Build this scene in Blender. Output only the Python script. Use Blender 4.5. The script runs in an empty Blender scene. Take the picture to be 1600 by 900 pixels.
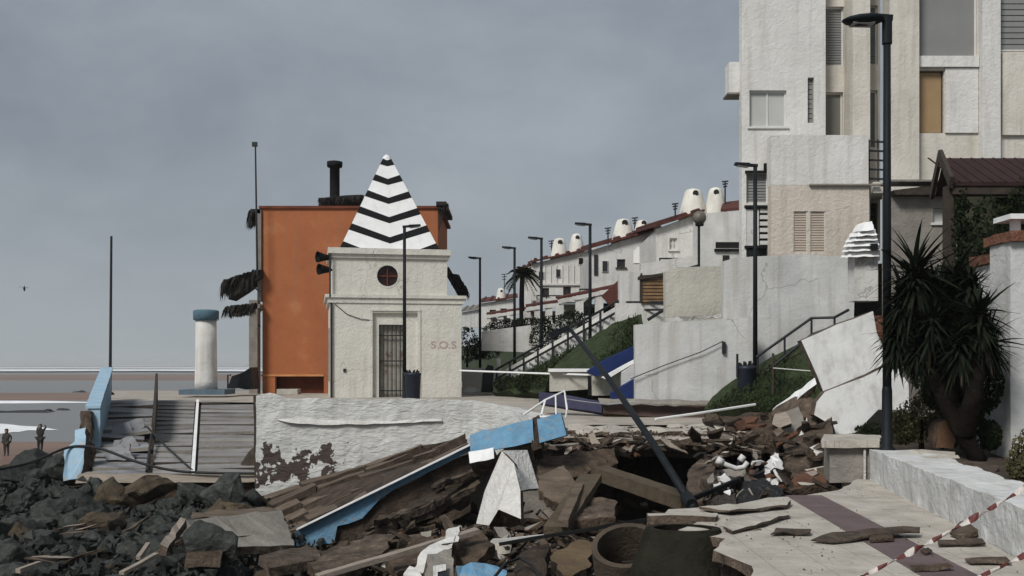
import bpy, bmesh, math, random
from mathutils import Vector, Matrix, noise, Euler

random.seed(11)
R = math.radians
SC = bpy.context.scene
COL = SC.collection

# ------------------------------------------------------------------ camera, sky, sun, exposure
EYE = 1.6
F = 1600.0            # focal length in photo pixels (lens 36 mm on a 36 mm sensor)
HOR = 572.0           # photo row of the horizon
cd = bpy.data.cameras.new('camera'); cam = bpy.data.objects.new('camera', cd); COL.objects.link(cam)
cd.sensor_width = 36; cd.lens = 36; cd.shift_y = (HOR-450)/1600.0
cd.clip_start = 0.1; cd.clip_end = 20000
cam.location = (0, 0, EYE); cam.rotation_euler = (R(90), 0, 0)
SC.camera = cam

SUN_AZ = R(216); SUN_EL = R(43)
w = bpy.data.worlds.new('World'); SC.world = w; w.use_nodes = True
nt = w.node_tree; nt.nodes.clear()
def N(t, **k):
    n = nt.nodes.new(t)
    for a, b in k.items(): setattr(n, a, b)
    return n
out = N('ShaderNodeOutputWorld'); bg = N('ShaderNodeBackground')
sky = N('ShaderNodeTexSky', sky_type='NISHITA', sun_disc=False, sun_elevation=SUN_EL, sun_rotation=SUN_AZ)
sky.dust_density = 4.0
hs = N('ShaderNodeHueSaturation'); hs.inputs['Saturation'].default_value = 0.35; hs.inputs['Value'].default_value = 0.9
nt.links.new(sky.outputs[0], hs.inputs['Color'])
tc = N('ShaderNodeTexCoord'); mp = N('ShaderNodeMapping'); mp.inputs['Scale'].default_value = (1.0, 1.0, 1.7)
nt.links.new(tc.outputs['Generated'], mp.inputs[0])
nz = N('ShaderNodeTexNoise'); nz.inputs['Scale'].default_value = 3.6; nz.inputs['Detail'].default_value = 8; nz.inputs['Roughness'].default_value = .56
nz.inputs['Distortion'].default_value = .25
nt.links.new(mp.outputs[0], nz.inputs['Vector'])
cr = N('ShaderNodeValToRGB')
cr.color_ramp.elements[0].position = .34; cr.color_ramp.elements[0].color = (.86, 1.05, 1.29, 1)
cr.color_ramp.elements[1].position = .67; cr.color_ramp.elements[1].color = (1.52, 1.74, 1.96, 1)
nt.links.new(nz.outputs[0], cr.inputs[0])
# paler, milky air towards the horizon, the same all round
sx = N('ShaderNodeSeparateXYZ'); nt.links.new(tc.outputs['Generated'], sx.inputs[0])
ab = N('ShaderNodeMath', operation='ABSOLUTE'); nt.links.new(sx.outputs[2], ab.inputs[0])
mu = N('ShaderNodeMath', operation='MULTIPLY'); mu.inputs[1].default_value = -8.0; nt.links.new(ab.outputs[0], mu.inputs[0])
ex = N('ShaderNodeMath', operation='EXPONENT'); nt.links.new(mu.outputs[0], ex.inputs[0])
m2 = N('ShaderNodeMath', operation='MULTIPLY'); m2.inputs[1].default_value = .75; nt.links.new(ex.outputs[0], m2.inputs[0])
mixh = N('ShaderNodeMixRGB'); mixh.inputs[2].default_value = (2.25, 2.45, 2.54, 1)
nt.links.new(m2.outputs[0], mixh.inputs[0]); nt.links.new(cr.outputs[0], mixh.inputs[1])
mix = N('ShaderNodeMixRGB'); mix.inputs[0].default_value = .92
nt.links.new(hs.outputs[0], mix.inputs[1]); nt.links.new(mixh.outputs[0], mix.inputs[2])
nt.links.new(mix.outputs[0], bg.inputs['Color']); bg.inputs['Strength'].default_value = 0.1
nt.links.new(bg.outputs[0], out.inputs['Surface'])

sd = bpy.data.lights.new('sun', 'SUN'); so = bpy.data.objects.new('sun', sd); COL.objects.link(so)
sd.energy = 1.5; sd.angle = R(16); sd.color = (1, .975, .94)
sv = Vector((math.sin(SUN_AZ)*math.cos(SUN_EL), math.cos(SUN_AZ)*math.cos(SUN_EL), math.sin(SUN_EL)))
so.rotation_euler = (-sv).to_track_quat('-Z', 'Y').to_euler()
SC.view_settings.view_transform = 'Standard'; SC.view_settings.look = 'None'
SC.view_settings.exposure = 0.98; SC.view_settings.gamma = 1.0
SC.render.engine = 'CYCLES'; SC.cycles.use_denoising = True; SC.cycles.max_bounces = 6

# ------------------------------------------------------------------ helpers
def X(px, Y): return (px-800)/F*Y
def Z(py, Y): return EYE+(HOR-py)/F*Y
def P(px, py, Y): return Vector((X(px, Y), Y, Z(py, Y)))
def clamp(x, a=0, b=1): return max(a, min(b, x))
def ss(a, b, x):
    t = clamp((x-a)/(b-a)); return t*t*(3-2*t)
def lerp(a, b, t): return a+(b-a)*t
def U(a, b): return random.uniform(a, b)

WORLD = {}
def tag(o, label=None, cat=None, group=None, kind=None):
    if label: o['label'] = label
    if cat: o['category'] = cat; o['kind'] = kind or 'thing'
    if group: o['group'] = group
    if kind: o['kind'] = kind
    return o
def thing(name, label, cat, loc=(0, 0, 0), group=None):
    o = bpy.data.objects.new(name, None); o.empty_display_size = .2; COL.objects.link(o)
    o.location = loc; WORLD[o] = Vector(loc)
    return tag(o, label, cat, group)
def link(o, parent=None):
    COL.objects.link(o)
    if parent is not None:
        o.parent = parent
        o.matrix_parent_inverse = Matrix.Translation(-WORLD.get(parent, Vector((0, 0, 0))))
    return o
def mesh(name, verts, faces, mat, parent=None, smooth=False, mi=None):
    m = bpy.data.meshes.new(name); m.from_pydata([tuple(v) for v in verts], [], faces); 
    for x in (mat if isinstance(mat, (list, tuple)) else [mat]): m.materials.append(x)
    if mi:
        for p, i in zip(m.polygons, mi): p.material_index = i
    if smooth:
        for p in m.polygons: p.use_smooth = True
    m.update()
    return link(bpy.data.objects.new(name, m), parent)
def frombm(name, bm, mat, parent=None, smooth=False):
    bmesh.ops.recalc_face_normals(bm, faces=bm.faces)
    m = bpy.data.meshes.new(name); bm.to_mesh(m); bm.free()
    for x in (mat if isinstance(mat, (list, tuple)) else [mat]): m.materials.append(x)
    if smooth:
        for p in m.polygons: p.use_smooth = True
    return link(bpy.data.objects.new(name, m), parent)
def setsmooth(o):
    for p in o.data.polygons: p.use_smooth = True
    return o
def copytree(o, parent=None, off=None):
    c = o.copy(); COL.objects.link(c)
    if parent is not None: c.parent = parent
    WORLD[c] = WORLD.get(o, Vector((0, 0, 0)))
    for ch in list(o.children): copytree(ch, c)
    return c

class MB:
    """collects shapes for ONE mesh"""
    def __init__(s): s.v = []; s.f = []; s.m = []
    def add(s, v, f, mi=0):
        b = len(s.v); s.v += [Vector(x) for x in v]; s.f += [tuple(i+b for i in q) for q in f]; s.m += [mi]*len(f); return s
    def box(s, x0, x1, y0, y1, z0, z1, mi=0):
        v = [(x0,y0,z0),(x1,y0,z0),(x1,y1,z0),(x0,y1,z0),(x0,y0,z1),(x1,y0,z1),(x1,y1,z1),(x0,y1,z1)]
        return s.add(v, [(3,2,1,0),(4,5,6,7),(0,1,5,4),(1,2,6,5),(2,3,7,6),(3,0,4,7)], mi)
    def beam(s, a, b, w, h, mi=0, up=Vector((0,0,1)), w2=None, h2=None):
        a = Vector(a); b = Vector(b); d = (b-a).normalized(); up = Vector(up)
        if abs(d.dot(up)) > .98: up = Vector((0,1,0))
        r = d.cross(up).normalized(); u = r.cross(d)
        w2 = w2 or w; h2 = h2 or h
        v = [a+r*w/2*i+u*h/2*j for i, j in ((-1,-1),(1,-1),(1,1),(-1,1))]+[b+r*w2/2*i+u*h2/2*j for i, j in ((-1,-1),(1,-1),(1,1),(-1,1))]
        return s.add(v, [(3,2,1,0),(4,5,6,7),(0,1,5,4),(1,2,6,5),(2,3,7,6),(3,0,4,7)], mi)
    def tube(s, pts, r, n=8, r2=None, mi=0, cap=True):
        pts = [Vector(p) for p in pts]; k = len(pts); rings = []
        pr = None
        for i, p in enumerate(pts):
            d = (pts[min(i+1, k-1)]-pts[max(i-1, 0)]).normalized()
            a = Vector((0,0,1)) if abs(d.z) < .95 else Vector((1,0,0))
            if pr is not None: a = pr
            u = (a-d*a.dot(d)).normalized(); vv = d.cross(u); pr = u
            rr = r if r2 is None else lerp(r, r2, i/(k-1))
            rings.append([p+(u*math.cos(t)+vv*math.sin(t))*rr for t in (2*math.pi*j/n for j in range(n))])
        v = [q for g in rings for q in g]; f = []
        for i in range(k-1):
            for j in range(n):
                f.append((i*n+j, i*n+(j+1)%n, (i+1)*n+(j+1)%n, (i+1)*n+j))
        if cap: f += [tuple(reversed(range(n))), tuple(range((k-1)*n, k*n))]
        return s.add(v, f, mi)
    def lathe(s, c, prof, n=20, mi=0):
        c = Vector(c); v = []; f = []
        for r, z in prof:
            for j in range(n):
                t = 2*math.pi*j/n; v.append(c+Vector((r*math.cos(t), r*math.sin(t), z)))
        for i in range(len(prof)-1):
            for j in range(n): f.append((i*n+j, i*n+(j+1)%n, (i+1)*n+(j+1)%n, (i+1)*n+j))
        f += [tuple(reversed(range(n))), tuple(range((len(prof)-1)*n, len(prof)*n))]
        return s.add(v, f, mi)
    def prism(s, pts, off, mi=0, mside=None):
        pts = [Vector(p) for p in pts]; off = Vector(off); n = len(pts)
        mside = mi if mside is None else mside
        b = len(s.v); s.v += pts+[p+off for p in pts]
        s.f += [tuple(range(b, b+n)), tuple(reversed(range(b+n, b+2*n)))]; s.m += [mi, mside]
        for i in range(n):
            j = (i+1) % n; s.f.append((b+j, b+i, b+n+i, b+n+j)); s.m.append(mside)
        return s
    def build(s, name, mat, parent=None, smooth=False):
        o = mesh(name, s.v, s.f, mat, None, smooth, s.m)
        bm = bmesh.new(); bm.from_mesh(o.data); bmesh.ops.recalc_face_normals(bm, faces=bm.faces); bm.to_mesh(o.data); bm.free()
        if parent is not None:
            o.parent = parent; o.matrix_parent_inverse = Matrix.Translation(-WORLD.get(parent, Vector((0,0,0))))
        return o
    def rot(s, c, ang):      # turn about a vertical axis through c
        M = Matrix.Translation(Vector(c)) @ Matrix.Rotation(ang, 4, 'Z') @ Matrix.Translation(-Vector(c))
        s.v = [M @ p for p in s.v]; return s

def rough(o, size=.15, amp=.02, sc=3.0, seed=0, passes=6):
    """worn surface: cut long edges and push the points about"""
    bm = bmesh.new(); bm.from_mesh(o.data)
    bmesh.ops.triangulate(bm, faces=[f for f in bm.faces if len(f.verts) > 4])
    for _ in range(passes):
        e = [x for x in bm.edges if x.calc_length() > size]
        if not e or len(bm.faces) > 24000: break
        bmesh.ops.subdivide_edges(bm, edges=e, cuts=1, use_grid_fill=True)
        bmesh.ops.triangulate(bm, faces=[f for f in bm.faces if len(f.verts) > 4])
    so_ = Vector((seed*7.3, seed*3.1, seed*1.7))
    for v in bm.verts:
        q = v.co*sc+so_
        v.co += noise.noise_vector(q)*amp + noise.noise_vector(q*3.7)*amp*.45
    bm.to_mesh(o.data); bm.free(); o.data.update()
    return o

def jagged(pts, step, amp):
    """cut the outline into short pieces and push the cuts about, as a break does"""
    out_ = []; n = len(pts)
    for i in range(n):
        a = Vector(pts[i]); b = Vector(pts[(i+1) % n]); L = (b-a).length; k = max(1, int(L/step))
        for j in range(k):
            p = a.lerp(b, j/k)
            if j: p += Vector((U(-1,1), U(-1,1), U(-1,1)))*amp
            out_.append(p)
    return out_

def shard(name, pts, th, mats, parent=None, step=.25, amp=.03, back=None):
    """a broken slab: outline in 3D, thickness away from its own face"""
    pts = [Vector(p) for p in pts]
    c = sum(pts, Vector())/len(pts); nrm = Vector((0,0,0))
    for i in range(len(pts)): nrm += (pts[i]-c).cross(pts[(i+1) % len(pts)]-c)
    nrm.normalize()
    if back is None: back = nrm if (nrm.dot(Vector((0,0,EYE))-c) < 0) else -nrm
    back = Vector(back).normalized()
    o_ = jagged(pts, step, amp); n = len(o_)
    v = list(o_)
    for p in o_: v.append(p+back*th*U(.85, 1.1)+Vector((U(-1,1), U(-1,1), U(-1,1)))*amp*.8)
    bm = bmesh.new(); bv = [bm.verts.new(p) for p in v]
    fs = [bm.faces.new(bv[:n]), bm.faces.new(list(reversed(bv[n:])))]
    for i in range(n):
        j = (i+1) % n; q = bm.faces.new((bv[j], bv[i], bv[n+i], bv[n+j])); q.material_index = 1
    fs[1].material_index = 1
    bmesh.ops.triangulate(bm, faces=fs)
    return frombm(name, bm, mats if isinstance(mats, (list, tuple)) else [mats, mats], parent)

# ------------------------------------------------------------------ materials
MAT = {}
def mat(name, c1, c2=None, scale=2.0, rough_=.85, bump=.25, bscale=18, detail=6, streak=0, c3=None, s3=6, t3=(.62, .7), vary=0, spec=.3, stretch=(1,1,1), dist=0.0, metal=0, crack=0, grid=0):
    m = bpy.data.materials.new(name); m.use_nodes = True; t = m.node_tree; t.nodes.clear()
    def n(ty, **k):
        q = t.nodes.new(ty)
        for a, b in k.items(): setattr(q, a, b)
        return q
    L = t.links.new
    o = n('ShaderNodeOutputMaterial'); b = n('ShaderNodeBsdfPrincipled'); L(b.outputs[0], o.inputs[0])
    b.inputs['Roughness'].default_value = rough_; b.inputs['Specular IOR Level'].default_value = spec; b.inputs['Metallic'].default_value = metal
    tcn = n('ShaderNodeTexCoord'); vec = tcn.outputs['Object']
    mpn = n('ShaderNodeMapping'); mpn.inputs['Scale'].default_value = stretch; L(vec, mpn.inputs[0]); vecs = mpn.outputs[0]
    col = None
    c2 = c2 or tuple(x*.8 for x in c1)
    nn = n('ShaderNodeTexNoise'); nn.inputs['Scale'].default_value = scale; nn.inputs['Detail'].default_value = detail; nn.inputs['Roughness'].default_value = .62
    nn.inputs['Distortion'].default_value = dist
    L(vecs, nn.inputs['Vector'])
    rp = n('ShaderNodeValToRGB'); rp.color_ramp.elements[0].position = .32; rp.color_ramp.elements[1].position = .68
    rp.color_ramp.elements[0].color = (*c2, 1); rp.color_ramp.elements[1].color = (*c1, 1); L(nn.outputs[0], rp.inputs[0]); col = rp.outputs[0]
    if streak:   # rain runs: noise stretched down the wall
        mp2 = n('ShaderNodeMapping'); mp2.inputs['Scale'].default_value = (2.2, 2.2, .16); L(vec, mp2.inputs[0])
        n2 = n('ShaderNodeTexNoise'); n2.inputs['Scale'].default_value = 2.4; n2.inputs['Detail'].default_value = 5; L(mp2.outputs[0], n2.inputs['Vector'])
        r2 = n('ShaderNodeValToRGB'); r2.color_ramp.elements[0].position = .5; r2.color_ramp.elements[1].position = .78
        r2.color_ramp.elements[0].color = (0,0,0,1); r2.color_ramp.elements[1].color = (streak, streak, streak, 1); L(n2.outputs[0], r2.inputs[0])
        mx = n('ShaderNodeMixRGB'); mx.inputs[2].default_value = (.2, .16, .11, 1); L(r2.outputs[0], mx.inputs[0]); L(col, mx.inputs[1]); col = mx.outputs[0]
    if c3:       # patches of another colour with hard edges (peeled paint, dirt, rust)
        n3 = n('ShaderNodeTexNoise'); n3.inputs['Scale'].default_value = s3; n3.inputs['Detail'].default_value = 7; n3.inputs['Roughness'].default_value = .65; L(vec, n3.inputs['Vector'])
        r3 = n('ShaderNodeValToRGB'); r3.color_ramp.elements[0].position = t3[0]; r3.color_ramp.elements[1].position = t3[1]
        r3.color_ramp.elements[0].color = (0,0,0,1); r3.color_ramp.elements[1].color = (1,1,1,1); L(n3.outputs[0], r3.inputs[0])
        m3 = n('ShaderNodeMixRGB'); m3.inputs[2].default_value = (*c3, 1); L(r3.outputs[0], m3.inputs[0]); L(col, m3.inputs[1]); col = m3.outputs[0]
    if crack:    # hairline cracks, only here and there
        vo = n('ShaderNodeTexVoronoi', feature='DISTANCE_TO_EDGE'); vo.inputs['Scale'].default_value = crack
        nd = n('ShaderNodeTexNoise'); nd.inputs['Scale'].default_value = 2.5; nd.inputs['Detail'].default_value = 4; L(vec, nd.inputs['Vector'])
        va = n('ShaderNodeMixRGB', blend_type='ADD'); va.inputs[0].default_value = .5; L(vec, va.inputs[1]); L(nd.outputs['Color'], va.inputs[2]); L(va.outputs[0], vo.inputs['Vector'])
        lt = n('ShaderNodeMath', operation='LESS_THAN'); lt.inputs[1].default_value = .0065*crack**.3; L(vo.outputs['Distance'], lt.inputs[0])
        ng = n('ShaderNodeTexNoise'); ng.inputs['Scale'].default_value = .55; L(vec, ng.inputs['Vector']); gt_ = n('ShaderNodeMath', operation='GREATER_THAN'); gt_.inputs[1].default_value = .53; L(ng.outputs[0], gt_.inputs[0])
        ml = n('ShaderNodeMath', operation='MULTIPLY'); L(lt.outputs[0], ml.inputs[0]); L(gt_.outputs[0], ml.inputs[1]); m8 = n('ShaderNodeMath', operation='MULTIPLY'); m8.inputs[1].default_value = .4; L(ml.outputs[0], m8.inputs[0])
        mk = n('ShaderNodeMixRGB'); mk.inputs[2].default_value = (.14,.12,.10,1); L(m8.outputs[0], mk.inputs[0]); L(col, mk.inputs[1]); col = mk.outputs[0]
    if grid:     # grout lines between tiles
        br = n('ShaderNodeTexBrick'); br.offset = 0; br.inputs['Scale'].default_value = grid; br.inputs['Mortar Size'].default_value = .012; br.inputs['Brick Width'].default_value = 1; br.inputs['Row Height'].default_value = 1; L(vec, br.inputs['Vector'])
        mq = n('ShaderNodeMath', operation='MULTIPLY'); mq.inputs[1].default_value = .42; L(br.outputs['Fac'], mq.inputs[0])
        mg = n('ShaderNodeMixRGB'); mg.inputs[2].default_value = (.13,.11,.09,1); L(mq.outputs[0], mg.inputs[0]); L(col, mg.inputs[1]); col = mg.outputs[0]
    if vary:
        oi = n('ShaderNodeObjectInfo'); mr = n('ShaderNodeMapRange'); mr.inputs['To Min'].default_value = 1-vary; mr.inputs['To Max'].default_value = 1+vary; L(oi.outputs['Random'], mr.inputs[0])
        mv = n('ShaderNodeMixRGB', blend_type='MULTIPLY'); mv.inputs[0].default_value = 1; L(col, mv.inputs[1]); L(mr.outputs[0], mv.inputs[2]); col = mv.outputs[0]
    L(col, b.inputs['Base Color'])
    if bump:
        nb = n('ShaderNodeTexNoise'); nb.inputs['Scale'].default_value = bscale; nb.inputs['Detail'].default_value = 5; nb.inputs['Distortion'].default_value = .8; L(vecs, nb.inputs['Vector'])
        bp = n('ShaderNodeBump'); bp.inputs['Strength'].default_value = bump; bp.inputs['Distance'].default_value = .04; L(nb.outputs[0], bp.inputs['Height']); L(bp.outputs[0], b.inputs['Normal'])
    MAT[name] = m
    return m

WHITE = mat('white_stucco', (.66,.65,.62), (.52,.51,.48), 1.3, bump=.5, bscale=9, streak=.35, detail=9, crack=.4, c3=(.40,.38,.34), s3=.8, t3=(.55,.85))
WHITE2 = mat('pale_grey_stucco', (.62,.62,.60), (.47,.47,.455), 1.4, bump=.32, bscale=11, streak=.42, detail=9, crack=.35, c3=(.36,.34,.30), s3=.7, t3=(.54,.88))
CREAM = mat('cream_stucco', (.62,.585,.52), (.50,.47,.41), 1.0, bump=.5, bscale=8, streak=.35)
BEIGE = mat('beige_stucco', (.50,.48,.42), (.42,.40,.35), 1.2, bump=.6, bscale=9, streak=.15)
APT = mat('apartment_render', (.68,.67,.64), (.55,.54,.51), .8, bump=.55, bscale=7, streak=.32, c3=(.50,.38,.22), s3=.7, t3=(.66,.9))
TOWERW = mat('tower_plaster', (.66,.635,.57), (.55,.53,.475), 1.6, bump=.6, bscale=9, streak=.18, detail=9, crack=.6)
PWHITE = mat('bright_white_paint', (.80,.80,.79), (.70,.70,.69), 3, bump=.25, bscale=10, streak=.1)
BLACKP = mat('black_paint', (.012,.012,.013), (.016,.016,.017), 4, bump=.1, spec=.05)
ORANGE = mat('orange_render', (.37,.125,.048), (.31,.10,.038), .9, bump=.35, bscale=6, streak=.22, c3=(.44,.21,.11), s3=.9, t3=(.6,.9))
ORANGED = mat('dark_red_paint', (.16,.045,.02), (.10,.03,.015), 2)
DARKM = mat('lamp_metal', (.012,.015,.018), (.008,.01,.012), 6, rough_=.6, bump=.05, spec=.15)
RAILM = mat('rail_metal', (.022,.024,.027), (.014,.015,.017), 6, rough_=.55, bump=.08)
BLUE = mat('sky_blue_paint', (.15,.31,.45), (.10,.22,.34), 4, bump=.6, bscale=12, streak=.35, c3=(.24,.25,.25), s3=9, t3=(.57,.63))
BLUEPALE = mat('weathered_pale_blue_paint', (.34,.47,.56), (.24,.38,.5), 4, bump=.4, bscale=14, c3=(.42,.40,.36), s3=6, t3=(.56,.64))
NAVY = mat('royal_blue_paint', (.011,.028,.115), (.007,.018,.08), 2, bump=.2)
PURPLE = mat('dull_blue_paint', (.045,.045,.085), (.03,.03,.06), 3, bump=.3)
PAVE = mat('pale_paving', (.50,.46,.40), (.34,.31,.265), 2.6, bump=.5, bscale=20, detail=10, crack=.9, grid=2.4, c3=(.23,.19,.155), s3=1.7, t3=(.56,.80))
STRIP = mat('mauve_paving', (.145,.105,.105), (.11,.08,.08), 3, bump=.3, bscale=20, c3=(.28,.25,.22), s3=3, t3=(.66,.8))
PAVEF = mat('promenade_paving', (.42,.38,.33), (.29,.26,.22), 1.6, bump=.4, bscale=14, c3=(.19,.16,.13), s3=1.6, t3=(.56,.7), stretch=(.6,1.6,1))
BROKEN = mat('broken_concrete', (.13,.096,.07), (.034,.025,.018), 5, bump=1.0, bscale=18, detail=10, c3=(.26,.22,.17), s3=5, t3=(.62,.7), vary=.2)
BROWN = mat('brown_rubble', (.085,.058,.038), (.018,.013,.009), 5, bump=1.0, bscale=16, vary=.4, detail=10, c3=(.16,.125,.09), s3=9, t3=(.62,.74))
RUST = mat('red_brick_rubble', (.13,.06,.035), (.075,.037,.023), 5, bump=.8, bscale=16, vary=.2)
GREYC = mat('grey_concrete', (.25,.23,.20), (.17,.155,.135), 3, bump=.6, bscale=14, streak=.2, vary=.15)
WHITEC = mat('whitewashed_rubble', (.66,.65,.62), (.50,.48,.45), 5, bump=.7, bscale=16, c3=(.34,.30,.25), s3=6, t3=(.64,.74))
EARTH = mat('dark_earth', (.075,.053,.037), (.022,.016,.012), 4, bump=1.0, bscale=12, detail=10)
ROCK = mat('dark_boulder', (.046,.049,.044), (.010,.012,.011), 4, bump=1.0, bscale=5, c3=(.10,.095,.075), s3=3, t3=(.6,.75), rough_=.75, vary=.35)
ROCKB = mat('brown_boulder', (.085,.063,.038), (.035,.027,.018), 2.4, bump=.9, bscale=7, vary=.25)
PLANK = mat('weathered_ramp_board', (.27,.26,.25), (.17,.163,.157), 2.5, bump=.6, bscale=12, stretch=(.5,.5,3), vary=.14, c3=(.10,.09,.085), s3=3, t3=(.62,.72))
PLANKB = mat('bluish_ramp_board', (.25,.25,.258), (.155,.157,.165), 2.5, bump=.6, bscale=12, vary=.18, c3=(.08,.075,.075), s3=3, t3=(.58,.7))
COURSE = mat('brown_stone_course', (.15,.113,.083), (.065,.049,.036), 3, bump=.8, bscale=12, stretch=(.5,2,2), vary=.22)
WOOD = mat('grey_timber', (.33,.28,.23), (.22,.185,.15), 6, bump=.5, bscale=20, stretch=(.3,3,3))
WOODD = mat('dark_timber', (.055,.04,.03), (.03,.024,.018), 6, bump=.4, bscale=20)
THATCH = mat('dark_thatch', (.028,.024,.020), (.014,.012,.011), 8, bump=.5, bscale=30)
REDROOF = mat('red_roof_tile', (.105,.035,.026), (.065,.022,.018), 4, bump=.6, bscale=20, vary=.15)
MAROON = mat('maroon_roof', (.034,.014,.013), (.022,.010,.009), 3, bump=.3, bscale=14)
GREEN = mat('dark_bank_grass', (.034,.050,.016), (.014,.021,.008), 3, bump=.9, bscale=20)
GRASS = mat('bank_grass_blade', (.038,.058,.018), (.018,.028,.010), 3, bump=0, vary=.2)
LEAF = mat('dark_green_leaf', (.020,.028,.012), (.009,.014,.006), 5, bump=0, rough_=.8, spec=.1)
LEAFO = mat('olive_leaf', (.085,.078,.028), (.045,.045,.018), 5, bump=0, rough_=.7)
YUCCA = mat('yucca_leaf', (.014,.019,.010), (.007,.010,.006), 5, bump=0, rough_=.8, spec=.08)
DEADL = mat('dead_leaf', (.07,.055,.035), (.035,.027,.018), 5, bump=0)
TRUNK = mat('dark_trunk', (.013,.010,.008), (.006,.005,.0045), 5, bump=1.0, bscale=14, spec=.05)
ROLLER = mat('grey_roller_shutter', (.22,.22,.215), (.19,.19,.185), 1, bump=.1, bscale=30, rough_=.6)
ROLLERD = mat('dim_roller_shutter', (.17,.165,.145), (.14,.135,.12), 1, bump=.1, bscale=30, rough_=.6)
OCHRE = mat('ochre_blind', (.33,.225,.12), (.28,.19,.10), 1.5, bump=.1, bscale=30)
PALEB = mat('pale_blind', (.46,.46,.44), (.40,.40,.38), 1, bump=.05)
DARKW = mat('dark_window', (.016,.017,.018), (.012,.012,.013), 2, rough_=.15, bump=0, spec=.5)
FRAMEW = mat('white_frame', (.62,.61,.58), (.54,.53,.5), 3, bump=.1)
BIN = mat('navy_bin_plastic', (.018,.024,.038), (.013,.017,.028), 3, rough_=.5, bump=.1)
SANDM = mat('wet_sand', (.24,.15,.105), (.14,.085,.062), .12, bump=.15, bscale=3, rough_=.55, stretch=(.3,1,1))
FOAMM = mat('sea_foam', (.85,.86,.86), (.72,.74,.75), .5, bump=.5, bscale=2, rough_=.9)
SKINM = mat('skin', (.30,.18,.12)); CLOTHD = mat('dark_clothes', (.022,.021,.022), (.015,.014,.015), 8); CLOTHB = mat('brown_clothes', (.05,.04,.035), (.03,.025,.022), 8)
TAPEW = mat('tape_white', (.62,.58,.54), (.40,.36,.33), 12, bump=.3, bscale=40, rough_=.5); TAPER = mat('tape_red', (.13,.032,.028), (.08,.022,.02), 12, bump=.3, bscale=40, rough_=.5)
RUBBER = mat('black_rubber', (.014,.014,.015), (.01,.01,.011), 4, rough_=.6, bump=.1)
PLASTIC = mat('white_plastic', (.62,.61,.59), (.5,.49,.47), 6, rough_=.5, bump=.2)
BRICK = mat('red_brick', (.17,.075,.045), (.11,.05,.03), 8, bump=.7, bscale=20, vary=.25)
SPALL = None

# the sea: gently rippled grey water
mw = bpy.data.materials.new('grey_sea'); mw.use_nodes = True; t = mw.node_tree; b = t.nodes['Principled BSDF']
b.inputs['Base Color'].default_value = (.19,.19,.185,1); b.inputs['Roughness'].default_value = .45; b.inputs['Specular IOR Level'].default_value = .35
tcn = t.nodes.new('ShaderNodeTexCoord'); mpn = t.nodes.new('ShaderNodeMapping'); mpn.inputs['Scale'].default_value = (.25,1,1)
nn = t.nodes.new('ShaderNodeTexNoise'); nn.inputs['Scale'].default_value = .5; nn.inputs['Detail'].default_value = 6
bp = t.nodes.new('ShaderNodeBump'); bp.inputs['Strength'].default_value = .5; bp.inputs['Distance'].default_value = .4
t.links.new(tcn.outputs['Object'], mpn.inputs[0]); t.links.new(mpn.outputs[0], nn.inputs['Vector']); t.links.new(nn.outputs[0], bp.inputs['Height']); t.links.new(bp.outputs[0], b.inputs['Normal'])
SEA = mw

# sea wall plaster: whitewash fallen away low down near the corner, showing the dark core
def seawall_mat():
    m = mat('sea_wall_plaster', (.60,.60,.575), (.45,.45,.43), 1.6, bump=.9, bscale=8, streak=.3, dist=.6, stretch=(.6,1,1.6))
    t = m.node_tree; b = next(q for q in t.nodes if q.type == 'BSDF_PRINCIPLED')
    src = b.inputs['Base Color'].links[0].from_socket
    g = next(q for q in t.nodes if q.type == 'TEX_COORD')
    sp = t.nodes.new('ShaderNodeSeparateXYZ'); t.links.new(g.outputs['Object'], sp.inputs[0])
    def rng(sock, a, c, lo, hi):
        q = t.nodes.new('ShaderNodeMapRange'); q.inputs['From Min'].default_value = a; q.inputs['From Max'].default_value = c; q.inputs['To Min'].default_value = lo; q.inputs['To Max'].default_value = hi
        t.links.new(sock, q.inputs[0]); return q.outputs[0]
    def mth(op, a, c):
        q = t.nodes.new('ShaderNodeMath'); q.operation = op
        for i, s_ in enumerate((a, c)):
            if isinstance(s_, (int, float)): q.inputs[i].default_value = s_
            else: t.links.new(s_, q.inputs[i])
        return q.outputs[0]
    # distance from the middle of the patch (x -5.0, z -0.72)
    dx = mth('ABSOLUTE', mth('ADD', sp.outputs[0], 5.0), 0); dz = mth('ABSOLUTE', mth('ADD', sp.outputs[2], .70), 0)
    far = mth('MAXIMUM', mth('DIVIDE', dx, 1.05), mth('DIVIDE', dz, .46))
    n3 = t.nodes.new('ShaderNodeTexNoise'); n3.inputs['Scale'].default_value = 4.2; n3.inputs['Detail'].default_value = 5; n3.inputs['Roughness'].default_value = .55; t.links.new(g.outputs['Object'], n3.inputs['Vector'])
    lim = mth('ADD', .44, mth('MULTIPLY', mth('POWER', far, 3.0), .10))
    msk = rng(mth('SUBTRACT', n3.outputs[0], lim), 0, .02, 0, 1)
    mx = t.nodes.new('ShaderNodeMixRGB'); mx.inputs[2].default_value = (.06,.045,.038,1)
    t.links.new(msk, mx.inputs[0]); t.links.new(src, mx.inputs[1]); t.links.new(mx.outputs[0], b.inputs['Base Color'])
    return m
SEAWALL = seawall_mat()
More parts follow.
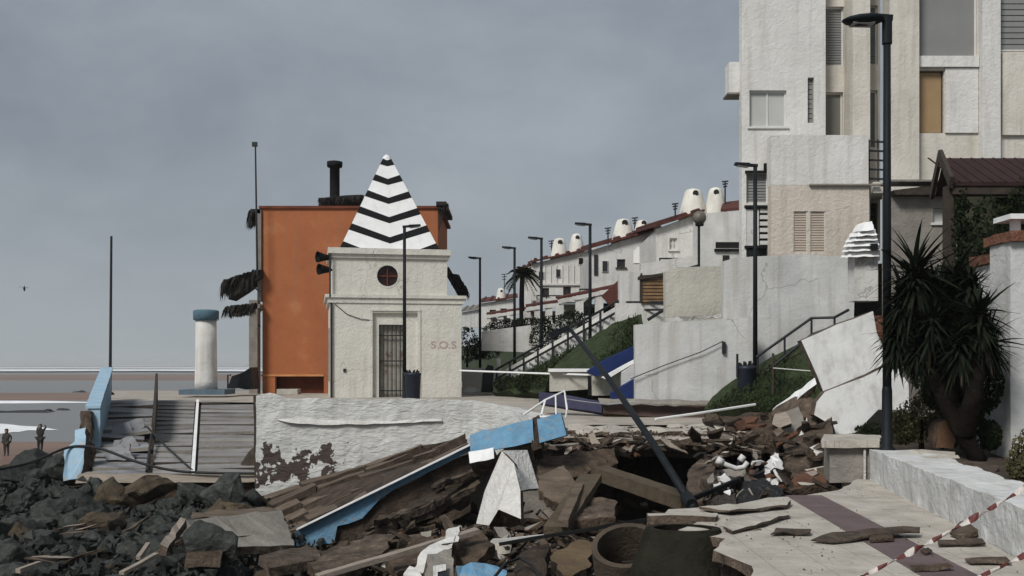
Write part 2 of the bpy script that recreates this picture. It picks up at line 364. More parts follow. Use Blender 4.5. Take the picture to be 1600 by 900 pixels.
# ================================================================== THE SETTING
SEA_Z = -3.75
def fan(name, t0, t1, nt_, ys, hf, m):
    v = []; f = []
    for y in ys:
        for i in range(nt_+1):
            x = lerp(t0, t1, i/nt_)*y; v.append((x, y, hf(x, y)))
    for j in range(len(ys)-1):
        for i in range(nt_):
            a = j*(nt_+1)+i; f.append((a, a+1, a+nt_+2, a+nt_+1))
    return mesh(name, v, f, m, None, True)
def beach_h(x, y):
    n = noise.noise(Vector((x*.02, y*.05, 3)))*.5+noise.noise(Vector((x*.006, y*.02, 9)))*.8
    ye = y*(1+.05*n)
    if ye < 74: h = .16-.16*ss(45, 76, ye)
    elif ye < 142: h = -.25
    elif ye < 225: h = -.25+.36*ss(142, 160, ye)*(1-ss(196, 225, ye))
    elif ye < 345: h = -.25
    else: h = -.25+.5*ss(345, 420, ye)*(1-ss(560, 760, ye))
    return SEA_Z+h+n*.03
ys = [24*(1.035**i) for i in range(118)]
tag(fan('beach', -1.3, .9, 70, ys, beach_h, SANDM), kind='structure', label='wet brown sand flats with sandbars showing between pools')
sv_ = [(-9000,-200,SEA_Z),(9000,-200,SEA_Z),(9000,15000,SEA_Z),(-9000,15000,SEA_Z)]
tag(mesh('sea', sv_, [(0,1,2,3)], SEA), kind='structure', label='grey sea reaching to the horizon')

def foam(name, label, y0, y1, px0, px1, n, seed, z=.03, taper=True, rows=4):
    """a ragged ridge of broken water"""
    v = []; f = []
    for i in range(n+1):
        t = i/n; w_ = (math.sin(math.pi*min(1, (1-t)*4)*.5) if taper else 1)
        px = lerp(px0, px1, t); q = noise.noise(Vector((t*9, seed, 0)))*.5+noise.noise(Vector((t*31, seed, 5)))*.35
        mid = lerp(y0, y1, .5)+(y1-y0)*.3*noise.noise(Vector((t*5, seed, 2)))
        hw = (y1-y0)*.5*w_*(.75+.6*q)
        for j in range(rows+1):
            s = j/rows; y = mid+hw*(2*s-1)
            v.append((X(px, y), y, SEA_Z+z+.22*math.sin(math.pi*s)*w_*(y0/85)**.6))
    for i in range(n):
        for j in range(rows):
            a = i*(rows+1)+j; f.append((a, a+1, a+rows+2, a+rows+1))
    return tag(mesh(name, v, f, FOAMM, None, True), label, kind='stuff')
foam('foam', 'white foam of the nearest wave washing up the sand', 79, 92, -330, 92, 60, 1)
foam('foam', 'thin second line of foam behind the nearest wave', 86, 95, -300, 40, 50, 5)
foam('foam', 'long white line of surf just below the horizon', 800, 1300, -700, 800, 90, 2, 1.2, False)
foam('foam', 'faint surf line close under the horizon', 2200, 3400, -700, 900, 70, 3, 5, False)
foam('foam', 'broad distant surf in front of the horizon', 1400, 2000, -700, 900, 80, 7, 2, False)
foam('foam', 'misty white surf right on the horizon', 4000, 6500, -700, 900, 60, 8, 11, False)
foam('foam', 'pale ripple of foam between the sandbars', 146, 152, -500, 170, 50, 4, .02)

# ---- earth under everything on this side: rock bank, washed-out hole, core under the promenade
def ground_h(x, y):
    n = noise.noise(Vector((x*.5, y*.5, 1)))*.22+noise.noise(Vector((x*1.7, y*1.7, 4)))*.09
    h = -1.95
    h = lerp(h, -1.8, ss(-3.2, -6, x))
    h = lerp(h, -1.38, ss(-8.6, -9.8, x)*ss(18.5, 23.5, y)*ss(28.8, 26.8, y))
    h = lerp(h, -1.55, ss(15, 12, y)*ss(-3.5, -2.5, x))          # near heap
    h = lerp(h, -.42, ss(1.25, .35, math.hypot((x-3.35)/.95, (y-14.9)/1.4)))
    h += .55*ss(-3.4, -1.2, x)*ss(2.0, -.3, x)*ss(12, 14.5, y)*ss(19.5, 16.5, y)
    h = lerp(h, -.35, ss(2.0, 2.5, x)*ss(13.2, 12.2, y))         # under the pavement
    h = lerp(h, -.25, ss(4.3, 5.1, x)*ss(17.5, 15.0, y))         # under the garden
    h = lerp(h, -.15, ss(5.0, 6.2, x)*ss(13, 15, y))
    h = lerp(h, -.45, ss(24.2, 24.9, y)*ss(-7.2, -6.4, x))
    h = lerp(h, -4.3, ss(26.5, 33, y)*ss(-8.5, -10, x))
    h = lerp(h, -4.3, ss(-13.5, -18, x))
    return h+n
v = []; f = []; nx = 100; ny = 110
for j in range(ny+1):
    for i in range(nx+1):
        x = lerp(-24, 16, i/nx); y = lerp(2, 44, j/ny); v.append((x, y, ground_h(x, y)))
for j in range(ny):
    for i in range(nx):
        a = j*(nx+1)+i; f.append((a, a+1, a+nx+2, a+nx+1))
tag(mesh('ground', v, f, EARTH, None, True), 'dark washed-out earth of the broken bank', kind='structure')

# ---- promenade beyond the hole
def prom(y): return .15+.35*clamp((y-21.5)/12.5)
v = []; f = []; rows = [24.0, 25, 26, 27, 28, 30, 32, 33, 34, 38, 42, 45.9, 46.0, 52, 70, 100, 140]
for y in rows:
    for x in (-6.0 if (y < 33 or y >= 46) else -.40*y, 1.0, 4.0, 9.0): v.append((x, y, prom(y)))
for j in range(len(rows)-1):
    for i in range(3): a = j*4+i; f.append((a, a+1, a+5, a+4))
pr = mesh('promenade', v, f, PAVEF); tag(pr, 'pale promenade running away behind the broken edge', kind='structure')
b_ = MB()
for (xa, ya, xb, yb) in ((-6.0, 24.0, 1.0, 24.0), (-13.2, 33, -6.0, 33), (-18.4, 46, -13.2, 33)):
    b_.prism([(xa, ya, prom(ya)-.01), (xb, yb, prom(yb)-.01), (xb, yb, -4.4), (xa, ya, -4.4)], (0, .3, 0))
b_.build('retaining_core', GREYC, pr)
# broken lip: layered slabs over the hollow
def lip(pts, z0, th, m, label=None):
    o = shard('paving_slab', [Vector((x, y, z0+(prom(y)-.15 if y > 21.5 else 0))) for x, y in pts], th, [m, BROKEN], pr, step=.22, amp=.045, back=(0,0,-1))
    if label: o['label'] = label
    return o
lip([(.55,21.15),(1.5,21.4),(2.4,20.95),(3.2,21.3),(4.0,21.1),(5.0,21.5),(5.6,21.3),(6.4,23),(6.6,24.6),(.2,24.6),(.3,22.3)], .10, .10, PAVEF, 'top layer of the broken promenade edge')
lip([(.7,21.0),(2.2,21.15),(3.0,20.85),(4.3,21.25),(5.5,21.15),(6.2,24),(.5,24)], -.02, .10, GREYC)
lip([(.9,21.25),(2.5,21.1),(3.5,21.35),(5.2,21.3),(6.0,24.4),(.6,24.4)], -.13, .16, BROWN)
for (xa, xb, ya, z_) in ((1.3,2.5,21.5,.155),(2.7,4.2,21.9,.16),(3.6,5.4,21.6,.16),(1.0,3.0,22.8,.18),(3.5,5.6,23.0,.185),(.9,1.9,22.2,.165),(4.6,5.8,22.4,.165),(2.0,3.4,22.3,.165)):
    shard('loose_slab', [Vector((xa,ya,z_+.02)), Vector((xb,ya+U(-.1,.1),z_+.05)), Vector((xb-.1,ya+.6,z_+.08)), Vector((xa+.1,ya+.65,z_+.06))], .05, [PAVE, BROKEN], pr, .2, .04, (0,0,-1))

# ---- near pavement with its mauve strip
pv = shard('pavement', [Vector(p+(0,)) for p in ((1.85,4.5),(1.75,7.4),(1.92,8.2),(1.75,8.9),(1.98,9.5),(1.62,10.0),(1.9,10.5),(1.55,10.75),(1.75,11.45),(2.5,11.75),(3.1,12.45),(3.55,12.6),(4.2,13.2),(4.9,14.5),(5.1,14.4),(4.2,8.5),(3.85,4.5))], .10, [PAVE, BROKEN], None, .2, .025, (0,0,-1))
for q in pv.data.vertices:
    if q.co.z > -.05: q.co.z = 0
tag(pv, 'pale cracked pavement with broken left edge', kind='structure')
shard('paving_bed', [Vector(p+(-.11,)) for p in ((1.95,4.6),(1.95,7.6),(2.15,8.4),(1.9,9.2),(2.1,10.2),(1.9,11.2),(2.6,11.6),(3.5,12.5),(4.9,14.2),(5.0,14.2),(4.1,8.5),(3.8,4.6))], .2, [BROWN, BROWN], pv, .15, .06, (0,0,-1))
# mauve strip, tile by tile
y = 4.6
while y < 12.5:
    k = lerp(3.335, 3.60, (y-7.8)/4.8); k2 = lerp(3.335, 3.60, (y+.36-7.8)/4.8)
    o = MB().prism([(k-.22, y+.004, .006), (k+.22, y+.004, .006), (k2+.22, y+.362, .006), (k2-.22, y+.362, .006)], (0,0,-.02)).build('strip_tile', STRIP, pv); y += .366
# low brown and dull blue kerb wall at the back of the promenade
o = shard('kerb_wall', [P(942,626,26.4), P(1080,630,26.4), P(1205,642,26.0), P(1208,668,25.6), P(1080,655,26.2), P(942,645,26.4)], .35, [mat('dark_brown_plinth', (.085,.055,.045), (.05,.035,.03), 2, bump=.5, bscale=8), BROWN], None, .3, .02)
tag(o, 'low dark brown kerb wall below the white terrace wall', 'kerb wall')
o = shard('kerb_wall', [P(842,612,27.2), P(885,617,27.0), P(940,627,26.6), P(940,645,26.5), P(880,636,26.9), P(842,630,27.2)], .3, [PURPLE, PURPLE], None, .3, .01)
tag(o, 'low dull blue painted kerb wall right of white railing', 'kerb wall')
o = shard('coping', [P(935,622,26.3), P(1110,626,26.2), P(1105,632,26.0), P(940,629,26.2)], .04, [GREYC, GREYC], None, .2, .02, (0,0,-1)); tag(o, 'ragged pale coping along the brown kerb wall', 'coping')

# ---- hill behind the promenade
def xf(y): return 3.0 if y < 27 else (lerp(3.0, .3, (y-27)/11) if y < 38 else lerp(.3, -2.5, (y-38)/22) if y < 60 else -2.5-.12*(y-60))
def hill_h(x, y):
    d = x-xf(y)
    return .42+4.0*ss(0, 6.5, d)+clamp(d-6.5, 0, 60)*.05+noise.noise(Vector((x*.7, y*.7, 0)))*.12*ss(0, 1, d)
v = []; f = []; yl = [28.7+i*.67 for i in range(30)]+[49+i*4 for i in range(30)]
for y in yl:
    for i in range(41):
        d = -.3+(i/40)**1.7*60; x = xf(y)+d; v.append((x, y, hill_h(x, y)))
for j in range(len(yl)-1):
    for i in range(40): a = j*41+i; f.append((a, a+1, a+42, a+41))
tag(mesh('hillside', v, f, GREEN, None, True), 'dark green bank rising from promenade to the houses', kind='structure')

# ================================================================== generic builders
def facade(mb, x0, x1, z0, z1, Y, th, ops, mi=0):
    """a wall in the XZ plane with real rectangular openings"""
    xs = sorted(set([x0, x1]+[clamp(o[0], x0, x1) for o in ops]+[clamp(o[1], x0, x1) for o in ops]))
    zs = sorted(set([z0, z1]+[clamp(o[2], z0, z1) for o in ops]+[clamp(o[3], z0, z1) for o in ops]))
    def solid(i, j):
        if i < 0 or j < 0 or i >= len(xs)-1 or j >= len(zs)-1: return False
        cx = (xs[i]+xs[i+1])/2; cz = (zs[j]+zs[j+1])/2
        return not any(o[0] < cx < o[1] and o[2] < cz < o[3] for o in ops)
    for i in range(len(xs)-1):
        for j in range(len(zs)-1):
            if not solid(i, j): continue
            a, b, c, d = xs[i], xs[i+1], zs[j], zs[j+1]
            mb.add([(a,Y,c),(b,Y,c),(b,Y,d),(a,Y,d)], [(0,1,2,3)], mi)
            mb.add([(a,Y+th,c),(b,Y+th,c),(b,Y+th,d),(a,Y+th,d)], [(3,2,1,0)], mi)
            if not solid(i-1, j): mb.add([(a,Y,c),(a,Y+th,c),(a,Y+th,d),(a,Y,d)], [(3,2,1,0)], mi)
            if not solid(i+1, j): mb.add([(b,Y,c),(b,Y+th,c),(b,Y+th,d),(b,Y,d)], [(0,1,2,3)], mi)
            if not solid(i, j-1): mb.add([(a,Y,c),(b,Y,c),(b,Y+th,c),(a,Y+th,c)], [(3,2,1,0)], mi)
            if not solid(i, j+1): mb.add([(a,Y,d),(b,Y,d),(b,Y+th,d),(a,Y+th,d)], [(0,1,2,3)], mi)
    return mb
def window(parent, x0, x1, z0, z1, Y, pane=DARKW, frame=FRAMEW, cols=1, rows=1, fw=.05, sill=True, slats=0, name='window', rot=None):
    """frame with panes set back in an opening; slats stand for a closed roller shutter"""
    def fin(mb, nm, m, par):
        if rot: mb.rot(*rot)
        return mb.build(nm, m, par)
    b = MB(); yf = Y+.10
    b.box(x0, x1, yf, yf+.06, z1-fw, z1); b.box(x0, x1, yf, yf+.06, z0, z0+fw)
    b.box(x0, x0+fw, yf, yf+.06, z0+fw, z1-fw); b.box(x1-fw, x1, yf, yf+.06, z0+fw, z1-fw)
    for i in range(1, cols): xc = lerp(x0, x1, i/cols); b.box(xc-fw*.5, xc+fw*.5, yf+.004, yf+.056, z0+fw, z1-fw)
    for i in range(1, rows): zc = lerp(z0, z1, i/rows); b.box(x0+fw, x1-fw, yf+.008, yf+.05, zc-fw*.4, zc+fw*.4)
    o = fin(b, name, frame, parent)
    if slats:
        hh = (z1-z0-2*fw)/slats
        for i in range(slats):
            za = z0+fw+i*hh
            fin(MB().add([(x0+fw,yf+.012,za),(x1-fw,yf+.012,za),(x1-fw,yf+.03,za+hh*.86),(x0+fw,yf+.03,za+hh*.86),(x0+fw,yf+.05,za),(x1-fw,yf+.05,za),(x1-fw,yf+.05,za+hh),(x0+fw,yf+.05,za+hh)],
               [(0,1,2,3),(3,2,6,7),(4,7,6,5),(0,4,5,1),(0,3,7,4),(1,5,6,2)]), 'slat', pane, o)
    else:
        fin(MB().box(x0+fw, x1-fw, yf+.03, yf+.045, z0+fw, z1-fw), 'pane', pane, o)
    if sill: fin(MB().box(x0-.06, x1+.06, Y-.05, Y+.1, z0-.06, z0-.002), 'sill', frame, o)
    return o

# ---- street lamps
def lamp(px, ptop, Y, base_z, label, side=-1, head='flat', lean=0):
    x = X(px, Y); H = Z(ptop, Y)-base_z
    t_ = thing('street_lamp', label, 'street lamp', (x, Y, base_z), 'dark street lamps of the promenade')
    top = Vector((x+lean, Y, base_z+H))
    MB().tube([(x,Y,base_z+.9),(top.x,Y,top.z-.02)], .062, 10, .05).build('pole', DARKM, t_, True)
    MB().lathe((x,Y,base_z), [(.11,0),(.11,.05),(.075,.08),(.07,.85),(.062,.92)], 12).build('pole_base', DARKM, t_, True)
    if head == 'flat':
        b = MB(); b.beam((top.x-side*.06,Y,top.z-.05), (top.x+side*.18,Y,top.z-.03), .10, .07); b.build('arm', DARKM, t_)
        h = MB().beam((top.x+side*.16,Y,top.z-.035), (top.x+side*.52,Y,top.z), .24, .085, w2=.19, h2=.055).build('lamp_head', DARKM, t_)
        MB().beam((top.x+side*.2,Y,top.z-.083), (top.x+side*.46,Y,top.z-.05), .16, .02).build('lens', PALEB, h)
    else:
        MB().beam((top.x+.065,Y,top.z-.05), (top.x-.10,Y,top.z-.035), .11, .085).build('arm', DARKM, t_)
        MB().tube([(top.x,Y,top.z-.4),(top.x,Y,top.z-.02)], .07, 10).build('collar', DARKM, t_)
        # drop-shaped head
        b = MB(); prof = [(0,.10,.04),(.06,.17,.055),(.2,.2,.07),(.34,.19,.065),(.46,.14,.045),(.54,.05,.015)]; v = []; f_ = []; nn_ = 12
        for d, wy, hz in prof:
            for j in range(nn_):
                a = 2*math.pi*j/nn_; v.append((top.x-.08-d, Y+wy*math.cos(a), top.z-.045-.05*d+hz*math.sin(a)*(1.25 if math.sin(a) < 0 else .9)))
        for i in range(len(prof)-1):
            for j in range(nn_): f_.append((i*nn_+j, i*nn_+(j+1)%nn_, (i+1)*nn_+(j+1)%nn_, (i+1)*nn_+j))
        f_ += [tuple(range(nn_)), tuple(range((len(prof)-1)*nn_, len(prof)*nn_))]
        h = b.add(v, f_).build('lamp_head', DARKM, t_, True)
        MB().beam((top.x-.2,Y,top.z-.125), (top.x-.5,Y,top.z-.12), .2, .03).build('lens', PALEB, h)
    return t_

# ---- foliage
def leaves(name, m, blobs, n, size, parent=None, seed=1, flat=.6):
    """leaf-sized faces through uneven clumps"""
    rnd = random.Random(seed); v = []; f_ = []
    for _ in range(n):
        c, r = rnd.choice(blobs)
        while True:
            d = Vector((rnd.uniform(-1,1), rnd.uniform(-1,1), rnd.uniform(-1,1)))
            if .15 < d.length < 1: break
        d = d*(d.length**-.45)
        p = Vector(c)+Vector((d.x*r[0], d.y*r[1], d.z*r[2]))
        if noise.noise(p*2.2+Vector((seed,0,0))) < -.22: continue
        q = Euler((rnd.uniform(0,6.3), rnd.uniform(0,6.3), rnd.uniform(0,6.3))).to_matrix(); s = size*rnd.uniform(.5,1.3)
        a = q@Vector((s,0,0)); c2 = q@Vector((0,s*flat*.5,0)); k = len(v)
        v += [p-a*.5, p+c2, p+a*.5, p-c2]; f_.append((k,k+1,k+2,k+3))
    return mesh(name, v, f_, m, parent)
def blades(name, m, fn, n, L, w_, parent=None, seed=1, droop=.3):
    """grass: fn(rnd) gives (point, normal)"""
    rnd = random.Random(seed); v = []; f_ = []
    for _ in range(n):
        p, nr = fn(rnd); p = Vector(p); d = (Vector(nr)+Vector((rnd.uniform(-.6,.6), rnd.uniform(-.6,.6), rnd.uniform(-.2,.5)))).normalized()
        l = L*rnd.uniform(.4,1.2); s = d.cross(Vector((rnd.uniform(-1,1), rnd.uniform(-1,1), .2))).normalized()*w_
        m_ = p+d*l*.55; e = p+d*l+Vector((rnd.uniform(-1,1)*.3,rnd.uniform(-1,1)*.3,-droop))*l; k = len(v)
        v += [p-s, p+s, m_+s*.7, m_-s*.7, e]; f_ += [(k,k+1,k+2,k+3),(k+3,k+2,k+4)]
    return mesh(name, v, f_, m, parent)
def fringe(mb, a, b, L, n, out_, seed, thick=.10, sag=.3):
    """hanging thatch straws along a line"""
    rnd = random.Random(seed); a = Vector(a); b = Vector(b); o = Vector(out_)
    for _ in range(n):
        p = a.lerp(b, rnd.random())+Vector((rnd.uniform(-1,1), rnd.uniform(-1,1), rnd.uniform(-.5,.5)))*thick
        l = L*rnd.uniform(.5,1.25); q = p+o*l*.5+Vector((0,0,-l*.35)); e = q+o*l*.2*rnd.uniform(-.3,1)+Vector((rnd.uniform(-.08,.08),rnd.uniform(-.08,.08),-l*.55))
        s = Vector((rnd.uniform(-1,1), rnd.uniform(-1,1), 0)).normalized()*.045
        mb.add([p-s, p+s, q+s, q-s, e], [(0,1,2,3),(3,2,4)])
    return mb

# ================================================================== LAMPS OF THE PROMENADE
lamp(1386, 24, 14.3, .40, 'tall near street lamp rising from the planter by the spiky tree', -1, 'drop')
lamp(1180, 256, 26.0, .62, 'street lamp beside the dark litter bin in front of white wall', -1)
lamp(632, 352, 33.2, .50, 'street lamp standing in front of the striped tower house door', 1)
lamp(922, 349, 35.0, .85, 'tallest of the far street lamps, above the fallen pole', -1)
lamp(846, 371, 39.5, .55, 'far street lamp right of the palm tree', -1)
lamp(804, 386, 42.5, .50, 'far street lamp in front of the palm tree', -1)
lamp(750, 402, 46.0, .50, 'farthest street lamp, nearest to the striped tower', -1)
# ================================================================== STRIPED TOWER HOUSE
TY = 36.0; TA = R(11); TC = Vector((X(618,TY), TY, 0))     # front turned a little to the promenade
k = TY/F
TB = .46
tw = thing('tower_house', 'whitewashed tower house with black and white striped pyramid roof', 'tower house', (TC.x, TY, TB))
def tx(px): return TC.x+(px-618)*k/math.cos(TA)*1.0
def tz(py): return Z(py, TY)
def T(mb, nm, m, par=tw, smooth=False): return mb.rot(TC, TA).build(nm, m, par, smooth)
D = 4.0
b = MB(); facade(b, tx(519), tx(720), TB, tz(470), TY, .3, [(tx(583), tx(652), TB-.1, tz(489))])
b.box(tx(519), tx(519)+.3, TY+.3, TY+D, TB, tz(470)); b.box(tx(720)-.3, tx(720), TY+.3, TY+D, TB, tz(470)); b.box(tx(519)+.3, tx(720)-.3, TY+D-.3, TY+D, TB, tz(470))
T(b, 'wall', TOWERW)
b = MB()
for (a, c, z0, z1, e) in ((517, 722, 474, 466, .04), (516, 723, 466, 461, .10)):
    b.box(tx(a)-e, tx(c)+e, TY-e, TY+D+e, tz(z0), tz(z1))
T(b, 'ledge', TOWERW)
# upper storey with the round window
x0, x1, z0, z1 = tx(523), tx(698), tz(461), tz(404); rc = Vector((tx(606), 0, tz(431))); rr = .38; n = 28
b = MB(); ring = [(rc.x+rr*math.cos(2*math.pi*i/n), rc.z+rr*math.sin(2*math.pi*i/n)) for i in range(n)]
def edgept(a):
    c, s = math.cos(a), math.sin(a); tt = []
    if c > 1e-6: tt.append((x1-rc.x)/c)
    if c < -1e-6: tt.append((x0-rc.x)/c)
    if s > 1e-6: tt.append((z1-rc.z)/s)
    if s < -1e-6: tt.append((z0-rc.z)/s)
    m_ = min(tt); return (rc.x+c*m_, rc.z+s*m_)
angs = sorted(set([2*math.pi*i/n for i in range(n)]+[math.atan2(zz-rc.z, xx-rc.x) % (2*math.pi) for xx in (x0,x1) for zz in (z0,z1)]))
for i in range(len(angs)):
    a, c = angs[i], angs[(i+1) % len(angs)]
    pa, pc = edgept(a), edgept(c); qa = (rc.x+rr*math.cos(a), rc.z+rr*math.sin(a)); qc = (rc.x+rr*math.cos(c), rc.z+rr*math.sin(c))
    yy = TY+.05
    b.add([(qa[0],yy,qa[1]),(pa[0],yy,pa[1]),(pc[0],yy,pc[1]),(qc[0],yy,qc[1])], [(0,1,2,3)])
    b.add([(qa[0],yy,qa[1]),(qc[0],yy,qc[1]),(qc[0],yy+.22,qc[1]),(qa[0],yy+.22,qa[1])], [(0,1,2,3)])
b.box(x0, x0+.2, TY+.051, TY+D, z0, z1); b.box(x1-.2, x1, TY+.051, TY+D, z0, z1); b.box(x0+.2, x1-.2, TY+D-.2, TY+D, z0, z1)
T(b, 'upper_wall', TOWERW)
b = MB(); yy = TY+.04
for i in range(n):
    a, c = 2*math.pi*i/n, 2*math.pi*(i+1)/n
    def rg(r_, t_, y_): return (rc.x+r_*math.cos(t_), y_, rc.z+r_*math.sin(t_))
    b.add([rg(.37,a,yy),rg(.37,c,yy),rg(.43,c,yy),rg(.43,a,yy),rg(.37,a,yy+.1),rg(.37,c,yy+.1),rg(.43,c,yy+.1),rg(.43,a,yy+.1)], [(0,1,2,3),(3,2,6,7),(0,4,5,1),(4,7,6,5)])
rw = T(b, 'round_window', TOWERW)
b = MB(); b.add([rg(.38, 2*math.pi*i/n, yy+.16) for i in range(n)], [tuple(range(n))]); T(b, 'pane', mat('dark_red_pane', (.035,.012,.012), (.02,.008,.008), 3, rough_=.25, bump=0), rw)
b = MB(); b.box(rc.x-.02, rc.x+.02, yy+.1, yy+.13, rc.z-.37, rc.z+.37); b.box(rc.x-.37, rc.x+.37, yy+.1, yy+.128, rc.z-.02, rc.z+.02); T(b, 'glazing_bar', ORANGED, rw)
b = MB(); b.box(tx(523)-.07, tx(698)+.07, TY-.03, TY+D+.05, tz(404), tz(398)); b.box(tx(523)-.16, tx(698)+.13, TY-.12, TY+D+.13, tz(398), tz(389)); T(b, 'cornice', TOWERW)
# pyramid, faces cut into chevron bands
ap = Vector((X(605,TY+2.0)+.37, TY+2.0, Z(236,TY+2.0))); bz = tz(389)+.01; hw = 1.76
cs = [Vector((ap.x-hw, ap.y-hw, bz)), Vector((ap.x+hw, ap.y-hw, bz)), Vector((ap.x+hw, ap.y+hw, bz)), Vector((ap.x-hw, ap.y+hw, bz))]
TOPT = .085
tops = [ap.lerp(c, TOPT) for c in cs]; tops = [Vector((p.x,p.y,tops[0].z)) for p in tops]
b = MB(); b.add(cs+tops, [(0,1,5,4),(1,2,6,5),(2,3,7,6),(3,0,4,7),(3,2,1,0)])
# small rounded cap
cap = []; 
b.lathe((ap.x, ap.y, tops[0].z-.01), [(.165,0),(.155,.06),(.115,.13),(.05,.18),(.001,.19)], 12)
roof = T(b, 'roof', PWHITE)
def facept(i, u, vv):   # u across -1..1, vv height fraction from apex 0..1
    a, c = cs[i], cs[(i+1) % 4]; e = a.lerp(c, (u+1)/2); return ap.lerp(e, vv)
VD = .15   # how far a band dips in the middle
for s0 in (.125, .305, .485, .665, .85, 1.04):
    th = .062
    for i in range(4):
        nr = (cs[(i+1)%4]-cs[i]).cross(ap-cs[i]).normalized()
        cnt = (cs[0]+cs[2])/2
        if nr.dot(cs[i]-cnt) < 0: nr = -nr
        v = []
        def e(u, vv): return min(1.0, vv)
        dp = VD*s0; v0, v1 = s0-dp*.5-th*.5, s0-dp*.5+th*.5; c0, c1 = s0+dp*.5-th*.5, s0+dp*.5+th*.5
        if c1 <= 1.0:
            pts = [facept(i,-1,v0), facept(i,0,c0), facept(i,1,v0), facept(i,1,v1), facept(i,0,c1), facept(i,-1,v1)]
            quads = [(0,1,4,5),(1,2,3,4)]
        else:   # the last band is cut by the eaves: only the corners show
            u0 = -1+min(1, (1-v0)/(c0-v0)); pts = [facept(i,-1,v0), facept(i,u0,1), facept(i,-1,1)]; quads = [(0,1,2)]
            mb = MB(); q2 = [facept(i,1,v0), facept(i,-u0,1), facept(i,1,1)]; mb.add([p+nr*.006 for p in q2], [(0,1,2)]); T(mb, 'stripe', BLACKP, roof)
        mb = MB(); kk = len(pts)
        mb.add([p+nr*.006 for p in pts], quads)
        T(mb, 'stripe', BLACKP, roof)
# barred doorway
b = MB(); dx0, dx1 = tx(583), tx(652); g0, g1 = tx(593), tx(634)
b.box(dx0, g0, TY+.12, TY+.3, TB, tz(489)); b.box(g1, dx1, TY+.12, TY+.3, TB, tz(489)); b.box(g0, g1, TY+.12, TY+.3, tz(507), tz(489))
T(b, 'door_surround', TOWERW)
dr = T(MB().box(g0, g1, TY+.32, TY+.36, TB, tz(507)), 'door', mat('pale_door', (.34,.32,.27), (.24,.225,.19), 3, c3=(.15,.08,.05), s3=2, t3=(.55,.65)))
for i in range(7):
    xx = lerp(g0+.03, g1-.03, i/6); T(MB().tube([(xx,TY+.2,TB+.02),(xx,TY+.2,tz(507)-.01)], .014, 6), 'bar', RAILM, dr)
for zz in (TB+.25, TB+1.3, TB+2.2): T(MB().box(g0, g1, TY+.18, TY+.21, zz, zz+.04), 'cross_bar', RAILM, dr)
# raised door moulding
b = MB(); b.box(dx0-.10, dx0, TY-.03, TY, TB, tz(486)); b.box(dx1, dx1+.10, TY-.03, TY, TB, tz(486)); b.box(dx0-.1, dx1+.1, TY-.04, TY, tz(486), tz(483)); T(b, 'door_moulding', TOWERW)
# letters S.O.S, rain pipe, side shutter
LMAT = mat('faded_red_lettering', (.36,.22,.19), (.48,.40,.36), 9, bump=.2, c3=(.58,.55,.51), s3=6, t3=(.57,.66))
for ci, ch_ in enumerate('S.O.S'):
  fc = bpy.data.curves.new('painted_letters', 'FONT'); fc.body = ch_; fc.size = .46; fc.align_x = 'CENTER'; fc.extrude = .002; fc.offset = .006
  tmp = bpy.data.objects.new('tmp', fc); COL.objects.link(tmp); bpy.context.view_layer.update()
  me_ = bpy.data.meshes.new_from_object(tmp.evaluated_get(bpy.context.evaluated_depsgraph_get())); bpy.data.objects.remove(tmp); me_.materials.clear(); me_.materials.append(LMAT)
  fo = bpy.data.objects.new('painted_letter', me_)
  link(fo, tw); M_ = Matrix.Translation(TC) @ Matrix.Rotation(TA, 4, 'Z') @ Matrix.Translation(-TC)
  fo.matrix_basis = M_ @ Matrix.Translation((tx((676,684,692,701,708)[ci]), TY-.006, tz(544))) @ Matrix.Rotation(R(90), 4, 'X') @ Matrix.Diagonal((.92, .78, 1, 1))
T(MB().tube([(tx(521),TY-.06,TB),(tx(521),TY-.06,tz(474))], .035, 8), 'rain_pipe', RAILM)
T(MB().tube([(tx(519),TY-.09,tz(466)),(tx(519),TY-.09,tz(398))], .03, 8), 'rain_pipe', RAILM)
T(MB().tube([(tx(526),TY-.02,tz(476)),(tx(545),TY-.03,tz(492)),(tx(565),TY-.03,tz(499)),(tx(583),TY-.02,tz(501))], .012, 6), 'cable', RUBBER)
T(MB().box(tx(519)-.03, tx(519), TY+.5, TY+1.6, TB+.6, tz(512)), 'side_shutter', GREYC)
T(MB().box(tx(541)-.05, tx(541)+.04, TY-.04, TY, tz(581), tz(576)), 'meter_box', RAILM)
# loudspeakers on the corner
for (px, py, lb) in ((506,402,'upper dark horn loudspeaker on the tower corner'),(508,421,'lower dark horn loudspeaker on the tower corner')):
    sp = thing('loudspeaker', lb, 'loudspeaker', P(px,py,35.8), 'horn loudspeakers on the tower')
    c = P(px, py, 35.7); MB().tube([c+Vector((.16,.12,0)), c, c+Vector((-.10,-.06,0)), c+Vector((-.20,-.13,0))], .09, 12, .20, cap=False).build('horn', BLACKP, sp)
    MB().tube([c+Vector((.12,.1,0)), c+Vector((.42,.45,0))], .04, 8).build('bracket', RAILM, sp)
# tattered palm thatch hanging off the tower's right side
b = MB(); a = P(703,428,38.0); c = P(712,430,38.5)
for i in range(5): fringe(b, a+Vector((.06*i,.1,-.12*i)), a+Vector((.25+.09*i,.1,-.05-.13*i)), .55, 45, (.35,-.1,0), 40+i, .07)
b.beam(P(697,420,38.2), P(722,462,38.2), .3, .25)
o = b.build('thatch_awning', THATCH); tag(o, 'tattered dark thatch awning hanging right of the tower', 'awning')

